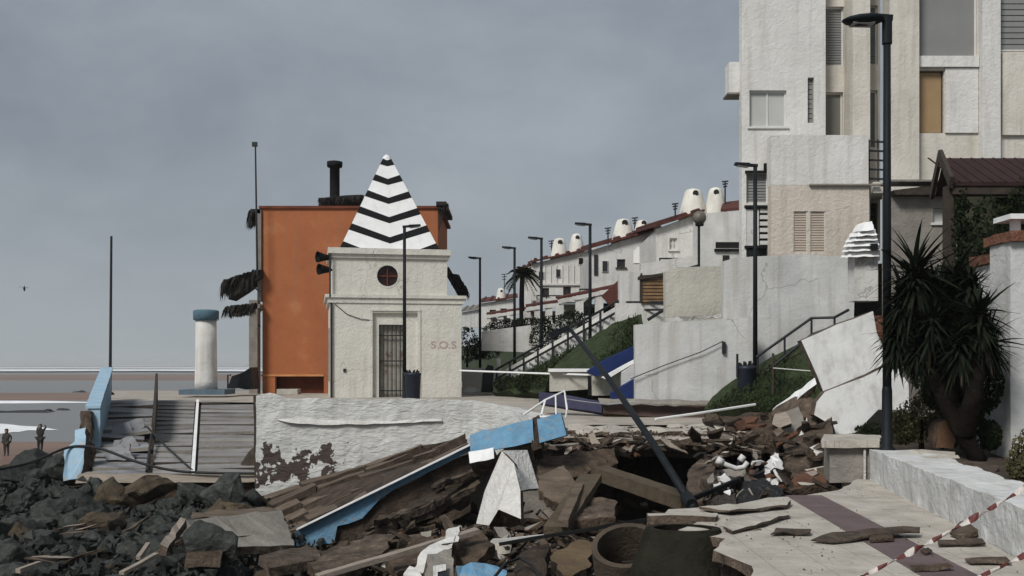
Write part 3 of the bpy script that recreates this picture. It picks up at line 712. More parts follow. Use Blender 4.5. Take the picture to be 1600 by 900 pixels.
# ================================================================== ORANGE BEACH BUILDING
OY = 41.0; OB = .42
ob = thing('beach_building', 'orange rendered flat-roofed beach building behind the striped tower', 'building', (X(545,OY), OY, OB))
def ox(px): return X(px, OY)
def oz(py): return Z(py, OY)
b = MB(); facade(b, ox(410), ox(684), OB, oz(326), OY, .3, [(ox(430), ox(506), OB-.1, oz(588))])
b.box(ox(410), ox(410)+.3, OY+.3, OY+6, OB, oz(326)); b.box(ox(684)-.3, ox(684), OY+.3, OY+6, OB, oz(326)); b.box(ox(410)+.3, ox(684)-.3, OY+5.7, OY+6, OB, oz(326))
b.build('wall', ORANGE, ob)
b = MB(); b.box(ox(405), ox(690), OY-.08, OY+6.1, oz(326), oz(322)); b.build('roof_edge', ORANGED, ob)
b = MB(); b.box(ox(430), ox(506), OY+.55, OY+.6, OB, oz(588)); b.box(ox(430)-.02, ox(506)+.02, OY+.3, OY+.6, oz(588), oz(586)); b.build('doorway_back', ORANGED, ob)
MB().box(ox(408), ox(506), OY-.03, OY, oz(588), oz(585)).build('band', mat('pale_orange_band', (.55,.26,.11), (.45,.2,.08), 2), ob)
b = MB(); b.box(ox(394), ox(407), OY-.5, OY, OB, oz(470)); b.box(ox(403), ox(409), OY-.1, OY+6, oz(470), oz(328)); b.build('side_pillar', GREYC, ob)
# roof plant and chimney
b = MB(); b.prism([P(497,322,43), P(505,309,43), P(540,305,43), P(565,304,43), P(572,322,43)], (0,1.5,0)); rf = b.build('roof_mound', THATCH, ob)
fr = MB(); 
for i in range(3): fringe(fr, P(500,310,42.9), P(566,305,42.9), .35, 60, (0,-.4,0), 60+i, .05)
fr.build('thatch_fringe', THATCH, rf)
b = MB(); c = Vector((X(523,43.2), 43.2, Z(322,43.2))); hh = Z(262,43.2)-c.z
b.lathe(c, [(.24,0),(.24,.1),(.21,.14),(.21,hh),(.31,hh+.02),(.33,hh+.10),(.33,hh+.24),(.25,hh+.26)], 16); b.build('chimney', BLACKP, ob, True)
# thatch along the eaves and on the two left awnings
b = MB()
for i in range(3): fringe(b, P(393,330,OY-.2), P(407,328,OY+3), .75, 60, (-.25,-.1,0), 70+i, .08)
b.box(X(392,OY), X(408,OY), OY-.1, OY+4, oz(334), oz(327)); b.build('eaves_thatch', THATCH, ob)
b = MB(); fringe(b, P(684,320,OY-.1), P(699,318,OY-.1), .35, 40, (.1,-.1,0), 77, .04); b.box(ox(682), ox(698), OY-.2, OY+4, oz(322), oz(316)); b.prism([P(686,322,OY), P(699,318,OY), P(686,360,OY)], (0,.1,0)); b.build('eaves_thatch', THATCH, ob)
def awning(label, tip, root, depth, seed, L, topm, bulk=.18):
    t_ = thing('thatch_awning', label, 'awning', root)
    MB().prism([tip+Vector((.15,0,0)), root, root+Vector((0,0,-.7*bulk)), tip.lerp(root,.45)+Vector((0,0,-bulk*1.5)), tip+Vector((.12,0,-bulk*1.8))], (0,depth,0)).build('board', topm, t_)
    b = MB()
    for i in range(6):
        q = i/5; fringe(b, tip.lerp(root, q*.2)+Vector((0,depth*q,0)), root.lerp(tip, .12)+Vector((0,depth*q,.03)), L*(1-.35*q), 110, (-.35,-.15,0), seed+i, .07)
    b.build('thatch', THATCH, t_)
    MB().tube([root+Vector((.0,.1,-.9)), tip.lerp(root,.45)+Vector((0,.1,-.12))], .03, 6).build('strut', RAILM, t_)
    return t_
awning('upper torn dark thatch awning left of the orange wall', P(352,438,40.5), P(407,421,40.5), 1.2, 90, .85, THATCH, .42)
awning('lower dark thatch awning with pale board left of orange wall', P(354,479,40.5), P(406,475,40.5), 1.2, 110, .5, GREYC, .2)
# aerial mast
an = thing('mast', 'thin dark aerial mast at the orange building corner', 'mast', P(402,430,40.4))
MB().tube([P(402,430,40.4), P(399,222,40.4)], .045, 8, .03).build('pole', RAILM, an); MB().box(X(394,40.4), X(402,40.4), 40.35, 40.45, Z(229,40.4), Z(222,40.4)).build('aerial_box', RAILM, an)
# stone block in the doorway, ledge left
o = MB().box(X(436,40.3), X(468,40.3), 39.9, 40.6, OB, Z(608,40.3)).build('stone_block', BEIGE); rough(o, .25, .03, 3, 2); tag(o, 'grey stone block lying in the dark orange doorway', 'block')
# litter bin by the tower
def bin_(label, px, ptop, pbot, Y, wpx, m=BIN, zb=None):
    c = P(px, pbot, Y); h = Z(ptop, Y)-Z(pbot, Y); r_ = wpx*Y/F/2
    if zb is not None: h += c.z-zb; c.z = zb
    t_ = thing('litter_bin', label, 'litter bin', c)
    MB().lathe(c, [(r_*.82,0),(r_*.9,.05),(r_*.98,h*.85),(r_*1.06,h*.87),(r_*1.06,h*.93),(r_*.9,h*.95),(r_*.86,h*.5),(r_*.8,h*.1)], 18).build('bin_body', m, t_, True)
    b = MB(); rnd = random.Random(int(px))
    for i in range(9):
        a = i*.7; b.tube([c+Vector((r_*.5*math.cos(a), r_*.5*math.sin(a), h*.85)), c+Vector((r_*.8*math.cos(a), r_*.8*math.sin(a), h*(1+.06*rnd.random())))], .06, 6, .02)
    b.build('bag', RUBBER, t_)
    return t_
bin_('dark litter bin in front of the tower door', 645, 580, 623, 33.0, 25, BIN, .47)
bin_('black litter bin at the foot of the second street lamp', 1166, 568, 628, 25.6, 30, BIN, .55)

# ================================================================== WHITE COLUMN, FLAGPOLE, RAMP
cY = 36.5; c = P(322, 609, cY); H = Z(500, cY)-c.z
sc_ = thing('shower_column', 'white round column with blue cap on a blue plinth', 'column', c)
MB().lathe(c, [(.40,0),(.39,.3),(.37,H*.6),(.36,H)], 24).build('shaft', WHITE, sc_, True)
MB().lathe(c+Vector((0,0,H)), [(.38,-.02),(.44,0),(.45,.30),(.42,.34),(.34,.36),(.30,.30),(.1,.29)], 24).build('cap', mat('faded_teal_paint', (.085,.15,.19), (.06,.11,.15), 4), sc_, True)
MB().box(c.x-.75, c.x+.85, cY-.7, cY+.7, c.z-.16, c.z+.02).build('plinth', mat('plinth_blue', (.11,.16,.20), (.08,.115,.15), 3), sc_)
fp = thing('flagpole', 'tall thin dark pole at the top of the ramp', 'pole', P(172,615,34.5))
MB().tube([P(172,617,34.5), P(174,369,34.5)], .055, 8, .04).build('shaft', RAILM, fp); MB().lathe(P(172,617,34.5), [(.14,0),(.14,.05),(.08,.1)], 10).build('foot', RAILM, fp)
# covered equipment by the building
o = shard('covered_equipment', [P(355,607,38), P(362,588,38), P(392,574,38), P(396,607,38)], 1.0, [RAILM, RAILM], None, .3, .05, (0,1,0)); tag(o, 'dark covered heap beside the orange building pillar', 'equipment')
MB_ = MB().tube([P(356,607,37.6), P(356,586,37.6), P(361,586,37.6)], .03, 6).build('pipe_post', RAILM); tag(MB_, 'short bent post beside the dark covered heap', 'post')

# ramp of boards: three bays, courses one by one
RY0, RY1 = 24.0, 33.0
def rz(y): return lerp(Z(741,RY0), .50, (y-RY0)/(RY1-RY0))
def rpx(px0, px1, y): # same line seen near and far
    a, b_ = X(px0, RY0), X(px1, RY1); return lerp(a, b_, (y-RY0)/(RY1-RY0))
rm = tag(mesh('ramp_base', *(lambda: (
    [(rpx(128,160,RY0),RY0,rz(RY0)-.07),(rpx(402,402,RY0),RY0,rz(RY0)-.07),(rpx(402,402,RY1),RY1,rz(RY1)-.07),(rpx(128,160,RY1),RY1,rz(RY1)-.07),
     (rpx(128,160,RY0),RY0,-4.3),(rpx(402,402,RY0),RY0,-4.3),(rpx(402,402,RY1),RY1,-4.3),(rpx(128,160,RY1),RY1,-4.3)], [(0,1,2,3),(0,4,5,1),(0,3,7,4),(1,5,6,2),(3,2,6,7)]))(), BROWN), None)
rm.name = 'beach_ramp'; tag(rm, 'wide grey boarded ramp sloping down to the rocks', 'ramp')
NR = 17
for bay, (a0, a1, c0, c1, m) in enumerate(((142,172,230,240,PLANKB),(238,245,297,305,PLANK),(308,315,401,401,PLANK))):
    for i in range(NR):
        ya = lerp(RY0, RY1, i/NR); yb = lerp(RY0, RY1, (i+.90)/NR)
        dz = U(-.03,.03); tl = U(-.03,.03); sh = 0
        if bay == 0:
            if 3 < i < 9 and random.random() < .55: tl = U(-.10,.16); dz = U(.02,.14); sh = U(-.2,.1)
        z0_, z1_ = rz(ya)+dz, rz(yb)+dz
        pts = [Vector((rpx(a0,a1,ya)+sh,ya,z0_+tl)), Vector((rpx(c0,c1,ya)+sh,ya,z0_-tl)), Vector((rpx(c0,c1,yb)+sh,yb,z1_-tl+.02)), Vector((rpx(a0,a1,yb)+sh,yb,z1_+tl+.02))]
        MB().prism([p+Vector((0,0,.02 if i_ < 2 else -.02)) for i_, p in enumerate(pts)], (0,0,-.09), 0, 1).build('board', [m, GREYC if (i+bay) % 3 else WOODD], rm)  # some sides in dark timber: weathered edges, and gap shade painted in
# white painted line on a raised joint strip
MB().prism([Vector((rpx(298,306,RY0+.1),RY0+.1,rz(RY0+.1)+.02)), Vector((rpx(304,310,RY0+.1),RY0+.1,rz(RY0+.1)+.02)), Vector((rpx(305,311,RY1),RY1,rz(RY1)+.025)), Vector((rpx(300,307,RY1),RY1,rz(RY1)+.025))], (0,0,-.08)).build('white_joint', PWHITE, rm)
o = MB().prism([P(122,741,23.9), P(402,741,23.9), P(402,753,23.8), P(118,755,23.8)], (0,.5,0)).build('front_beam', WOOD, rm); rough(o, .3, .03, 2, 5)
# blue parapet left of the ramp
pw = thing('ramp_parapet', 'sky blue parapet wall along the left edge of ramp', 'parapet', (rpx(130,160,28), 28, rz(28)))
def par(ya, yb, h0, h1, nm, m, w_=.32):
    pts = [Vector((rpx(126,158,ya),ya,rz(ya)-.3)), Vector((rpx(126,158,ya),ya,rz(ya)+h0)), Vector((rpx(126,158,yb),yb,rz(yb)+h1)), Vector((rpx(126,158,yb),yb,rz(yb)-.3))]
    o = MB().prism(pts, (w_,0,0)).build(nm, m, pw); return rough(o, .3, .025, 2.5, 3)
par(26.6, 33.2, 1.02, .95, 'wall', BLUEPALE)
pts = [Vector((rpx(126,158,26.65)-.03,26.55,rz(26.6)+1.02)), Vector((rpx(126,158,26.65)+.36,26.55,rz(26.6)+1.02)), Vector((rpx(126,158,33.2)+.36,33.25,rz(33.2)+.97)), Vector((rpx(126,158,33.2)-.03,33.25,rz(33.2)+.97))]
o = MB().prism(pts, (0,0,.07)).build('coping', BLUEPALE, pw); rough(o, .3, .012, 3, 6)
shard('broken_end', [P(126,642,26.45), P(141,642,26.45), P(141,690,26.3), P(127,692,26.3)], .15, [BROKEN, BROKEN], pw, .12, .04)
o = shard('parapet_stub', [P(101,702,24.6), P(116,690,24.6), P(134,686,24.6), P(131,722,24.3), P(123,748,24.2), P(99,752,24.2)], .45, [BLUEPALE, BROKEN], None, .15, .03); tag(o, 'broken blue parapet stub at the bottom of the ramp', 'parapet stub')
o = shard('parapet_stub', [P(117,672,26.0), P(134,668,26.0), P(133,690,25.6), P(116,694,25.6)], .3, [BLUEPALE, BROKEN], None, .15, .03); tag(o, 'small blue parapet lump above the lowest stub', 'parapet stub')
for i in range(5):
    y_ = U(25,28.5); x_ = rpx(142,172,y_)+U(.05,.5)
    o = shard('fallen_board', [Vector((x_,y_,rz(y_)+.05)), Vector((x_+U(.4,.8),y_+U(-.2,.2),rz(y_)+U(.02,.2))), Vector((x_+U(.3,.6),y_+.3,rz(y_)+U(.2,.4))), Vector((x_-.1,y_+.35,rz(y_)+.25))], .05, [PLANKB, BROKEN], None, .15, .03)
    tag(o, 'broken board fallen inside the blue ramp parapet', 'panel', 'broken boards beside the blue parapet')
# middle divider of the ramp
dv = thing('ramp_divider', 'thin dark upright divider in the middle of the ramp', 'divider', (rpx(234,243,29),29,rz(29)))
MB().prism([Vector((rpx(234,243,26.8),26.8,rz(26.8)-.05)), Vector((rpx(234,243,26.8),26.8,rz(26.8)+.62)), Vector((rpx(234,243,32.8),32.8,rz(32.8)+.90)), Vector((rpx(234,243,32.8),32.8,rz(32.8)-.05))], (.08,0,0)).build('panel', WOODD, dv)
MB().tube([Vector((rpx(233,243,26.8),26.8,rz(26.8)+.3)), Vector((rpx(229,243,24.1),24.1,rz(24.1)+.04))], .035, 6).build('rail', RAILM, dv)
o = MB().tube([P(231,668,26.5), P(262,700,25.2), P(302,736,24.3)], .025, 6).build('fallen_rod', RAILM); tag(o, 'thin dark rod leaning across the ramp boards', 'rod')
# black hose along the ramp foot
pts = [P(-60,742,21.5), P(0,733,22.5), P(50,722,23.5), P(98,702,24.4), P(125,697,24.5), P(160,702,24.2), P(215,722,23.9), P(270,735,23.85), P(330,739,23.8), P(402,740,23.8)]
sm = []
for i in range(len(pts)-1):
    p0 = pts[max(0,i-1)]; p1 = pts[i]; p2 = pts[i+1]; p3 = pts[min(len(pts)-1,i+2)]
    for j in range(6):
        q = j/6; sm.append(.5*((2*p1)+(p2-p0)*q+(2*p0-5*p1+4*p2-p3)*q*q+(3*p1-p0-3*p2+p3)*q*q*q))
sm.append(pts[-1])
tag(MB().tube(sm, .032, 8).build('hose', RUBBER, None, True), 'thick black hose draped over rocks and ramp foot', 'hose')

# ================================================================== SEA WALL AND COLLAPSED SLOPE
wl = [(-5.93,23.7,.93),(-5.2,23.7,.86),(-3.5,23.7,.84),(-1.6,23.7,.84),(-.9,23.65,.80),(-.35,23.4,.70),(.05,22.9,.62),(.45,22.2,.52)]
v = []; f = []
for (x, y, z_) in wl:
    i = wl.index((x,y,z_)); a = wl[max(0,i-1)]; c2 = wl[min(len(wl)-1,i+1)]; d = Vector((c2[0]-a[0], c2[1]-a[1], 0)).normalized(); nr = Vector((-d.y, d.x, 0))*.42
    zb_ = -2.3 if x < -1.2 else lerp(-1.0, .05, clamp((x+.9)/1.0)); v += [(x,y,zb_),(x,y,z_),(x+nr.x,y+nr.y,z_-.02),(x+nr.x,y+nr.y,zb_)]
for i in range(len(wl)-1):
    a = i*4
    for j in range(4): f.append((a+j, a+4+j, a+4+(j+1)%4, a+(j+1)%4))
f += [(0,1,2,3), tuple(len(v)-1-j for j in range(4))]
o = mesh('sea_wall', v, f, SEAWALL); bm = bmesh.new(); bm.from_mesh(o.data); bmesh.ops.recalc_face_normals(bm, faces=bm.faces); bm.to_mesh(o.data); bm.free()
rough(o, .16, .03, 2.2, 8); tag(o, 'whitewashed sea wall with dark spalled patch and brown slope', 'sea wall')
o['label'] = 'weathered white sea wall with dark spalled patch near its corner'
sw = o
o = shard('plaster_heap', [P(405,622,23.7), P(408,615,23.7), P(430,617,23.7), P(447,624,23.7)], .35, [WHITEC, WHITEC], None, .1, .02, (0,1,0)); tag(o, 'small white plaster heap on the sea wall corner', 'plaster heap')
# horizontal plaster lip
o = shard('plaster_ridge', [P(433,656,23.66), P(470,653,23.66), P(520,657,23.66), P(600,658,23.66), P(690,655,23.66), P(690,658,23.64), P(600,662,23.62), P(515,664,23.62), P(450,660,23.62)], .06, [WHITEC, WHITEC], sw, .2, .015, (0,1,0))
o = MB().prism([P(396,618,23.9), P(406,618,23.9), P(408,775,23.7), P(398,775,23.7)], (0,.3,0)).build('wall_post', WOODD); tag(o, 'dark brown post at the left end of the sea wall', 'post'); rough(o, .3, .015, 3, 2)

# sloping brown courses between wall and blue side wall
cr_ = thing('collapsed_stair', 'brown stone courses sloping down along the white sea wall', 'stone slope', P(560,780,21.5))
A0, A1 = P(735,698,19.6), P(462,842,19.6); B0, B1 = P(724,682,23.6), P(409,777,23.6)
NC = 6
for r_ in range(NC):
    q0, q1 = r_/NC, (r_+.96)/NC
    s = 0.0; ht = U(-.02,.03)
    while s < 1:
        e = min(1.0, s+U(.12,.34))
        pts = [A0.lerp(A1,s).lerp(B0.lerp(B1,s),q0), A0.lerp(A1,e).lerp(B0.lerp(B1,e),q0), A0.lerp(A1,e).lerp(B0.lerp(B1,e),q1), A0.lerp(A1,s).lerp(B0.lerp(B1,s),q1)]
        jz = ht+U(-.04,.04); tt = U(-.05,.05)
        pts = [p+Vector((0,0,jz+(tt if i in (1,2) else -tt)+(.03 if i < 2 else -.02)+.075*(r_-2.5)*.55)) for i, p in enumerate(pts)]
        shard('stone_course', pts, .16, [COURSE, EARTH], cr_, .3, .022, (0,0,-1))  # dark earth sides: joint soil, and riser shade put into the colour
        s = e+.006
    
base = [A0, A1, B1, B0]
b = MB().prism([p+Vector((0,0,-.14)) for p in base], (0,0,-1.1)); b.build('rubble_core', EARTH, cr_)
# blue side wall of the slope with its white trim
o = shard('blue_side_wall', [P(738,694,19.5), P(738,703,19.5), P(690,727,19.5), P(640,752,19.5), P(600,776,19.5), P(572,790,19.5), P(566,810,19.5), P(545,818,19.5), P(527,822,19.5), P(522,848,19.5), P(490,853,19.5), P(462,854,19.5), P(464,828,19.5), P(600,764,19.5)], .22, [BLUE, BROKEN], None, .22, .022, (0,1,0))
tag(o, 'sky blue side wall of the collapsed slope, broken below', 'side wall')
MB().beam(P(738,693,19.42), P(464,827,19.42), .16, .028).build('white_trim', PWHITE, o)
# landing slabs at the foot
for i, (pts, m, lb) in enumerate((
    ([P(290,812,17.2), P(440,797,19.3), P(455,835,18.2), P(270,838,16.8)], GREYC, 'wide pale landing slab at the foot of the brown slope'),
    ([P(300,800,18.6), P(425,793,19.9), P(440,800,19.4), P(300,811,17.8)], COURSE, 'narrow brown step behind the pale landing slab'),
    ([P(365,838,16.4), P(455,832,17.6), P(460,852,16.9), P(355,858,15.9)], GREYC, 'lower pale slab in front of the landing'),
    ([P(250,850,15.4), P(282,808,16.6), P(291,811,16.6), P(262,856,15.3)], WOOD, 'long grey timber edging left of the landing'),
    ([P(300,842,16.0), P(360,836,16.4), P(345,872,15.2), P(290,870,15.2)], BROWN, 'brown slab sunk among boulders below the landing'),
    ([P(405,868,14.9), P(480,850,16.2), P(510,872,15.0), P(420,888,14.4)], BROKEN, 'tilted brown slab below the blue side wall end'),
    )):
    o = shard('landing_slab', pts, .14, [m, BROKEN], None, .22, .03, (0,0,-1)); tag(o, lb, 'slab')
# ================================================================== TERRACE WALLS ON THE RIGHT
def wall(name, label, pts, th, m, seed, size=.5, amp=.02, cat='wall'):
    o = MB().prism(pts, (0,th,0)).build(name, m); rough(o, size, amp, 1.2, seed); return tag(o, label, cat)
wall('terrace_wall', 'lower pale terrace wall with sloping wire, left of the lamp', [P(993,632,27.0), P(993,507,27.0), P(1060,502,27.0), P(1180,495,27.0), P(1180,640,27.0)], .4, WHITE2, 1)
wall('terrace_wall', 'upper white terrace wall below the apartment block', [P(1131,560,28.0), P(1131,408,28.0), P(1150,402,28.0), P(1250,398,28.0), P(1335,402,28.0), P(1335,640,28.0), P(1176,640,28.0)], .4, WHITE2, 2)
wall('terrace_wall', 'beige terrace wall left of the upper white wall', [P(1040,520,29.2), P(1040,424,29.2), P(1060,418,29.2), P(1134,416,29.2), P(1134,520,29.2)], .4, BEIGE, 3)
o = MB().tube([P(985,592,26.9), P(1040,570,26.9), P(1095,550,26.9), P(1130,533,26.9)], .012, 6).build('wire', RUBBER); tag(o, 'thin dark wire sloping across the lower terrace wall', 'wire')
o = MB().box(X(1129,26.9), X(1134,26.9), 26.9, 27.0, Z(552,26.9), Z(534,26.9)).build('wire_clip', RAILM); tag(o, 'small dark conduit at the end of the sloping wire', 'conduit')
o = shard('crack_plaster', [P(1040,497,28.98), P(1090,494,28.9), P(1130,490,28.9), P(1131,495,28.9), P(1045,503,28.98)], .05, [WHITEC, GREYC], None, .1, .02); tag(o, 'flaking plaster ridge at the foot of beige wall', 'plaster')

# grass bank and stair on the right
bk = [P(1100,640,25.4), P(1120,612,25.8), P(1150,590,26.3), P(1190,568,26.6), P(1225,548,26.8), P(1262,528,26.6), P(1300,515,25.6), P(1310,640,21.6), P(1230,642,23.4), P(1170,645,24.6)]
o = MB().prism(bk, (.3,1.4,-1.2)).build('grass_bank', GREEN); rough(o, .35, .06, 1.5, 4); tag(o, 'dark green grass bank behind the litter bin', kind='structure')
A_, B_, C_, D_ = P(1105,638,25.3), P(1262,530,26.5), P(1300,636,22.2), P(1170,642,24.5)
def bankpt(r):
    u, w_ = r.random(), r.random(); return (A_.lerp(B_,u).lerp(D_.lerp(C_,u),w_)+Vector((0,-.02,.0)), (0,-.5,.8))
tag(blades('grass', GRASS, bankpt, 3800, .17, .012, None, 3), 'dark green grass on the bank behind the bin', kind='stuff')
rl = thing('stair_railing', 'dark metal railing climbing the stair right of second lamp', 'railing', P(1182,580,26.0))
rp_ = [P(1182,558,25.9), P(1268,497,25.4), P(1304,496,25.2), P(1326,484,24.9)]
MB().tube(rp_, .035, 8).build('top_rail', RAILM, rl)
MB().tube([P(1184,592,25.9), P(1268,523,25.4), P(1330,500,24.9)], .035, 8).build('bottom_rail', RAILM, rl)
for (a, c) in ((P(1268,497,25.4),P(1268,524,25.4)),(P(1304,496,25.2),P(1304,511,25.2)),(P(1184,558,25.9),P(1184,596,25.9)),(P(1226,527,25.65),P(1226,558,25.65))): MB().tube([a,c], .028, 6).build('post', RAILM, rl)
st = thing('stair', 'white stair climbing along the upper terrace wall', 'stair', P(1182,600,26.6))
for i in range(13):
    q = i/13; p = P(1186,596,26.2).lerp(P(1330,503,25.3), q); MB().box(p.x, p.x+.24, p.y, p.y+1.2, p.z-.5, p.z+.0).build('step', WHITE2, st)
o = MB().tube([P(1208,552,24.4), P(1208,640,24.4)], .03, 6).build('fence_post', WOODD); tag(o, 'thin brown fence post in the grass bank', 'post')
o = MB().tube([P(1208,575,24.4), P(1270,580,22.8)], .012, 6).build('fence_wire', FRAMEW); tag(o, 'pale wire from the thin fence post', 'wire')
o = MB().tube([P(1152,553,25.5), P(1152,590,25.5)], .03, 6).build('short_post', RAILM); tag(o, 'short dark post at the litter bin', 'post')

# big tilted slab fallen from the stair wall, in two pieces
o = shard('fallen_wall_slab', [P(a_,c_,20.2+(610-c_)*.006) for a_, c_ in ((1252,532),(1310,506),(1364,486),(1370,520),(1381,545),(1384,568),(1345,588),(1318,598),(1287,613))], .28, [WHITE2, BROKEN], None, .3, .02, (0,1,0)); tag(o, 'large tilted white wall slab, upper half', 'wall slab')
o['label'] = 'large white wall slab tilted beside the near lamp, upper piece'
o = shard('fallen_wall_slab', [P(a_,c_,20.05-(c_-590)*.008) for a_, c_ in ((1289,612),(1320,600),(1348,590),(1396,566),(1420,600),(1420,640),(1372,640),(1330,684),(1296,694),(1292,660),(1272,648),(1276,628))], .28, [WHITE2, BROKEN], None, .3, .025, (0,1,0)); tag(o, 'lower white wall piece below the tilted slab crack', 'wall slab')
o = shard('broken_coping', [P(1207,640,21.4), P(1213,634,21.4), P(1262,598,20.6), P(1273,590,20.4), P(1276,600,20.3), P(1262,610,20.4), P(1228,640,21.0)], .20, [PWHITE, BROKEN], None, .2, .02, (0,.6,-.8)); tag(o, 'white broken coping sloping left of the tilted slab', 'coping')
# rubble under it
for pts, m, lb in (
    ([P(1205,642,21.2), P(1262,612,20.6), P(1284,640,20.2), P(1270,690,19.4), P(1225,700,19.2)], BROKEN, 'brown rubble mass under the white broken coping'),
    ([P(1212,648,20.8), P(1248,634,20.4), P(1256,660,19.8), P(1232,690,19.4), P(1210,668,20.2)], GREYC, 'rounded grey concrete slab under the broken coping'),
    ([P(1238,700,19.0), P(1262,652,19.4), P(1264,660,19.3), P(1243,704,18.9)], WHITEC, 'thin white shard standing left of the fallen slab'),
    ([P(1225,700,18.8), P(1300,650,19.2), P(1300,745,17.2), P(1228,770,16.2)], BROKEN, 'brown earth-covered chunk behind the square concrete box'),
    ([P(1262,700,17.6), P(1290,690,17.8), P(1293,720,17.0), P(1280,716,17.0)], WHITEC, 'white plaster piece behind the square concrete box'),
    ([P(1258,732,16.2), P(1296,730,16.2), P(1296,748,15.6), P(1280,744,15.8)], PAVE, 'pale tile wedge left of the square concrete box'),
    ([P(1248,752,15.4), P(1300,750,15.4), P(1300,758,15.2), P(1252,758,15.2)], PAVE, 'flat pale tile left of the box foot'),
    ([P(1235,745,15.8), P(1272,730,16.0), P(1300,752,15.2), P(1240,772,15.0)], RUST, 'reddish broken brickwork left of the box foot'),
    ([P(1110,652,23.4), P(1204,644,22.4), P(1208,690,21.0), P(1140,690,21.6)], BROWN, 'brown earth block below the litter bin'),
    ):
    o = shard('rubble_chunk', pts, .35, [m, BROKEN], None, .2, .04); rough(o, .12, .035, 4, 1); tag(o, lb, 'rubble')

# ================================================================== PLANTER AND CONCRETE BOX
pl = thing('planter', 'long low whitewashed planter along the right pavement edge', 'planter', (4.6, 11.5, 0))
o = MB().prism([(5.02,14.35,-.1),(4.22,8.55,-.1),(3.82,4.6,-.1),(4.5,4.5,-.1),(4.86,8.5,-.1),(5.7,14.3,-.1)], (0,0,.53)).build('wall', mat('planter_whitewash', (.64,.64,.63), (.46,.46,.44), 2.2, bump=.5, bscale=12, detail=9, streak=.25, c3=(.30,.28,.24), s3=2.4, t3=(.64,.74)), pl); rough(o, .12, .026, 2.2, 6)
o = MB().prism([(5.7,14.6,.1),(4.85,8.5,.1),(4.5,4.5,.1),(16,4.5,.1),(16,24,.1),(5.75,17.2,.1)], (0,0,.24)).build('soil', EARTH, pl); rough(o, .6, .05, 1.2, 7)
for (pts, lb, m) in (([P(1395,712,13.6), P(1440,702,13.8), P(1492,706,13.6), P(1500,716,13.0), P(1425,722,12.9)], 'broken pale slab lying on top of the planter', PAVE),
    ([P(1408,755,12.6), P(1425,728,12.7), P(1444,722,12.7), P(1438,734,12.6)], 'thin dark shard leaning on the planter face', GREYC),
    ([P(1440,725,12.9), P(1500,718,13.0), P(1560,728,12.4), P(1555,738,12.0), P(1450,734,12.3)], 'dark broken slab on the planter below the tree', BROKEN)):
    o = shard('planter_debris', pts, .05, [m, BROKEN], None, .15, .02); tag(o, lb, 'slab')
bx_ = thing('concrete_box', 'square grey concrete box with pale lid at planter end', 'box', P(1330,752,14.6))
o = MB().prism([P(1296,755,14.7), P(1363,752,14.5), P(1363,700,14.5), P(1296,700,14.7)], (.2,.9,0)).build('body', GREYC, bx_); rough(o, .15, .012, 4, 3)
MB().prism([P(1350,752,14.46), P(1353,752,14.46), P(1353,702,14.46), P(1350,702,14.46)], (0,.03,0)).build('edge_strip', WHITEC, bx_)
o = MB().prism([P(1283,699,14.6), P(1374,699,14.35), P(1378,689,15.6), P(1288,687,15.8)], (0,0,.09)).build('lid', PAVE, bx_); rough(o, .15, .022, 4, 4)

# ================================================================== APARTMENT BLOCK
AY = 30.0
ab_ = thing('apartment_block', 'tall off-white apartment block above the terrace walls', 'apartment block', (X(1370,AY), AY, Z(400,AY)))
def ax(px): return X(px, AY)
def az(py): return Z(py, AY)
ZT = az(-170); ZB = az(404)
b = MB()
opsL = [(ax(1171), ax(1229), az(198), az(141)), (ax(1262), ax(1272), az(192), az(121)), (ax(1166), ax(1201), az(318), az(268)), (ax(1166), ax(1201), az(402), az(325)), (ax(1185),ax(1230),az(40-80),az(-20-80))]
facade(b, ax(1159), ax(1290), ZB, ZT, AY, .35, opsL)
b.prism([(ax(1159),AY+.35,ZB),(ax(1159)+.35,AY+.35,ZB),(ax(1159)+2.75,AY+9,ZB),(ax(1159)+2.4,AY+9,ZB)], (0,0,ZT-ZB))
b.build('wall', APT, ab_)
window(ab_, ax(1171), ax(1229), az(198), az(141), AY, PALEB, FRAMEW, 2, 1, .05)
window(ab_, ax(1262), ax(1272), az(192), az(121), AY, ROLLER, GREYC, 1, 1, .03, False, 9, 'vent')
w_ = window(ab_, ax(1166), ax(1201), az(318), az(268), AY, ROLLER, FRAMEW, 1, 1, .05, True, 10); 
MB().box(ax(1164), ax(1203), AY-.06, AY, az(271), az(267)).build('lintel_or_shadow_strip', BLACKP, w_)  # black strip painted in as the shadow of the window head
# louvred stair bay
lb_ = MB(); lb_.box(ax(1166), ax(1203), AY+.2, AY+.25, az(402), az(325)); bay = lb_.build('louvre_bay', DARKW, ab_)
for i in range(6): MB().box(ax(1188), ax(1201), AY+.02, AY+.18, az(332+i*10), az(326+i*10)).build('louvre', FRAMEW, bay)
MB().box(ax(1166), ax(1186), AY+.02, AY+.18, az(384), az(327)).build('panel', WHITE2, bay)
for py in (323, 386): MB().box(ax(1163), ax(1205), AY-.05, AY+.05, az(py+2), az(py-2)).build('rail', BLACKP, bay)
# little balcony end and vent left
o = MB().box(ax(1143), ax(1168), AY+.3, AY+.9, az(140), az(92)).build('balcony', APT, ab_); MB().box(ax(1140), ax(1168), AY+.28, AY+.95, az(143), az(140.2)).build('slab_edge', GREYC, o)
MB().box(ax(1193), ax(1198), AY-.10, AY, az(266), az(256)).build('wall_lamp', BLACKP, ab_)
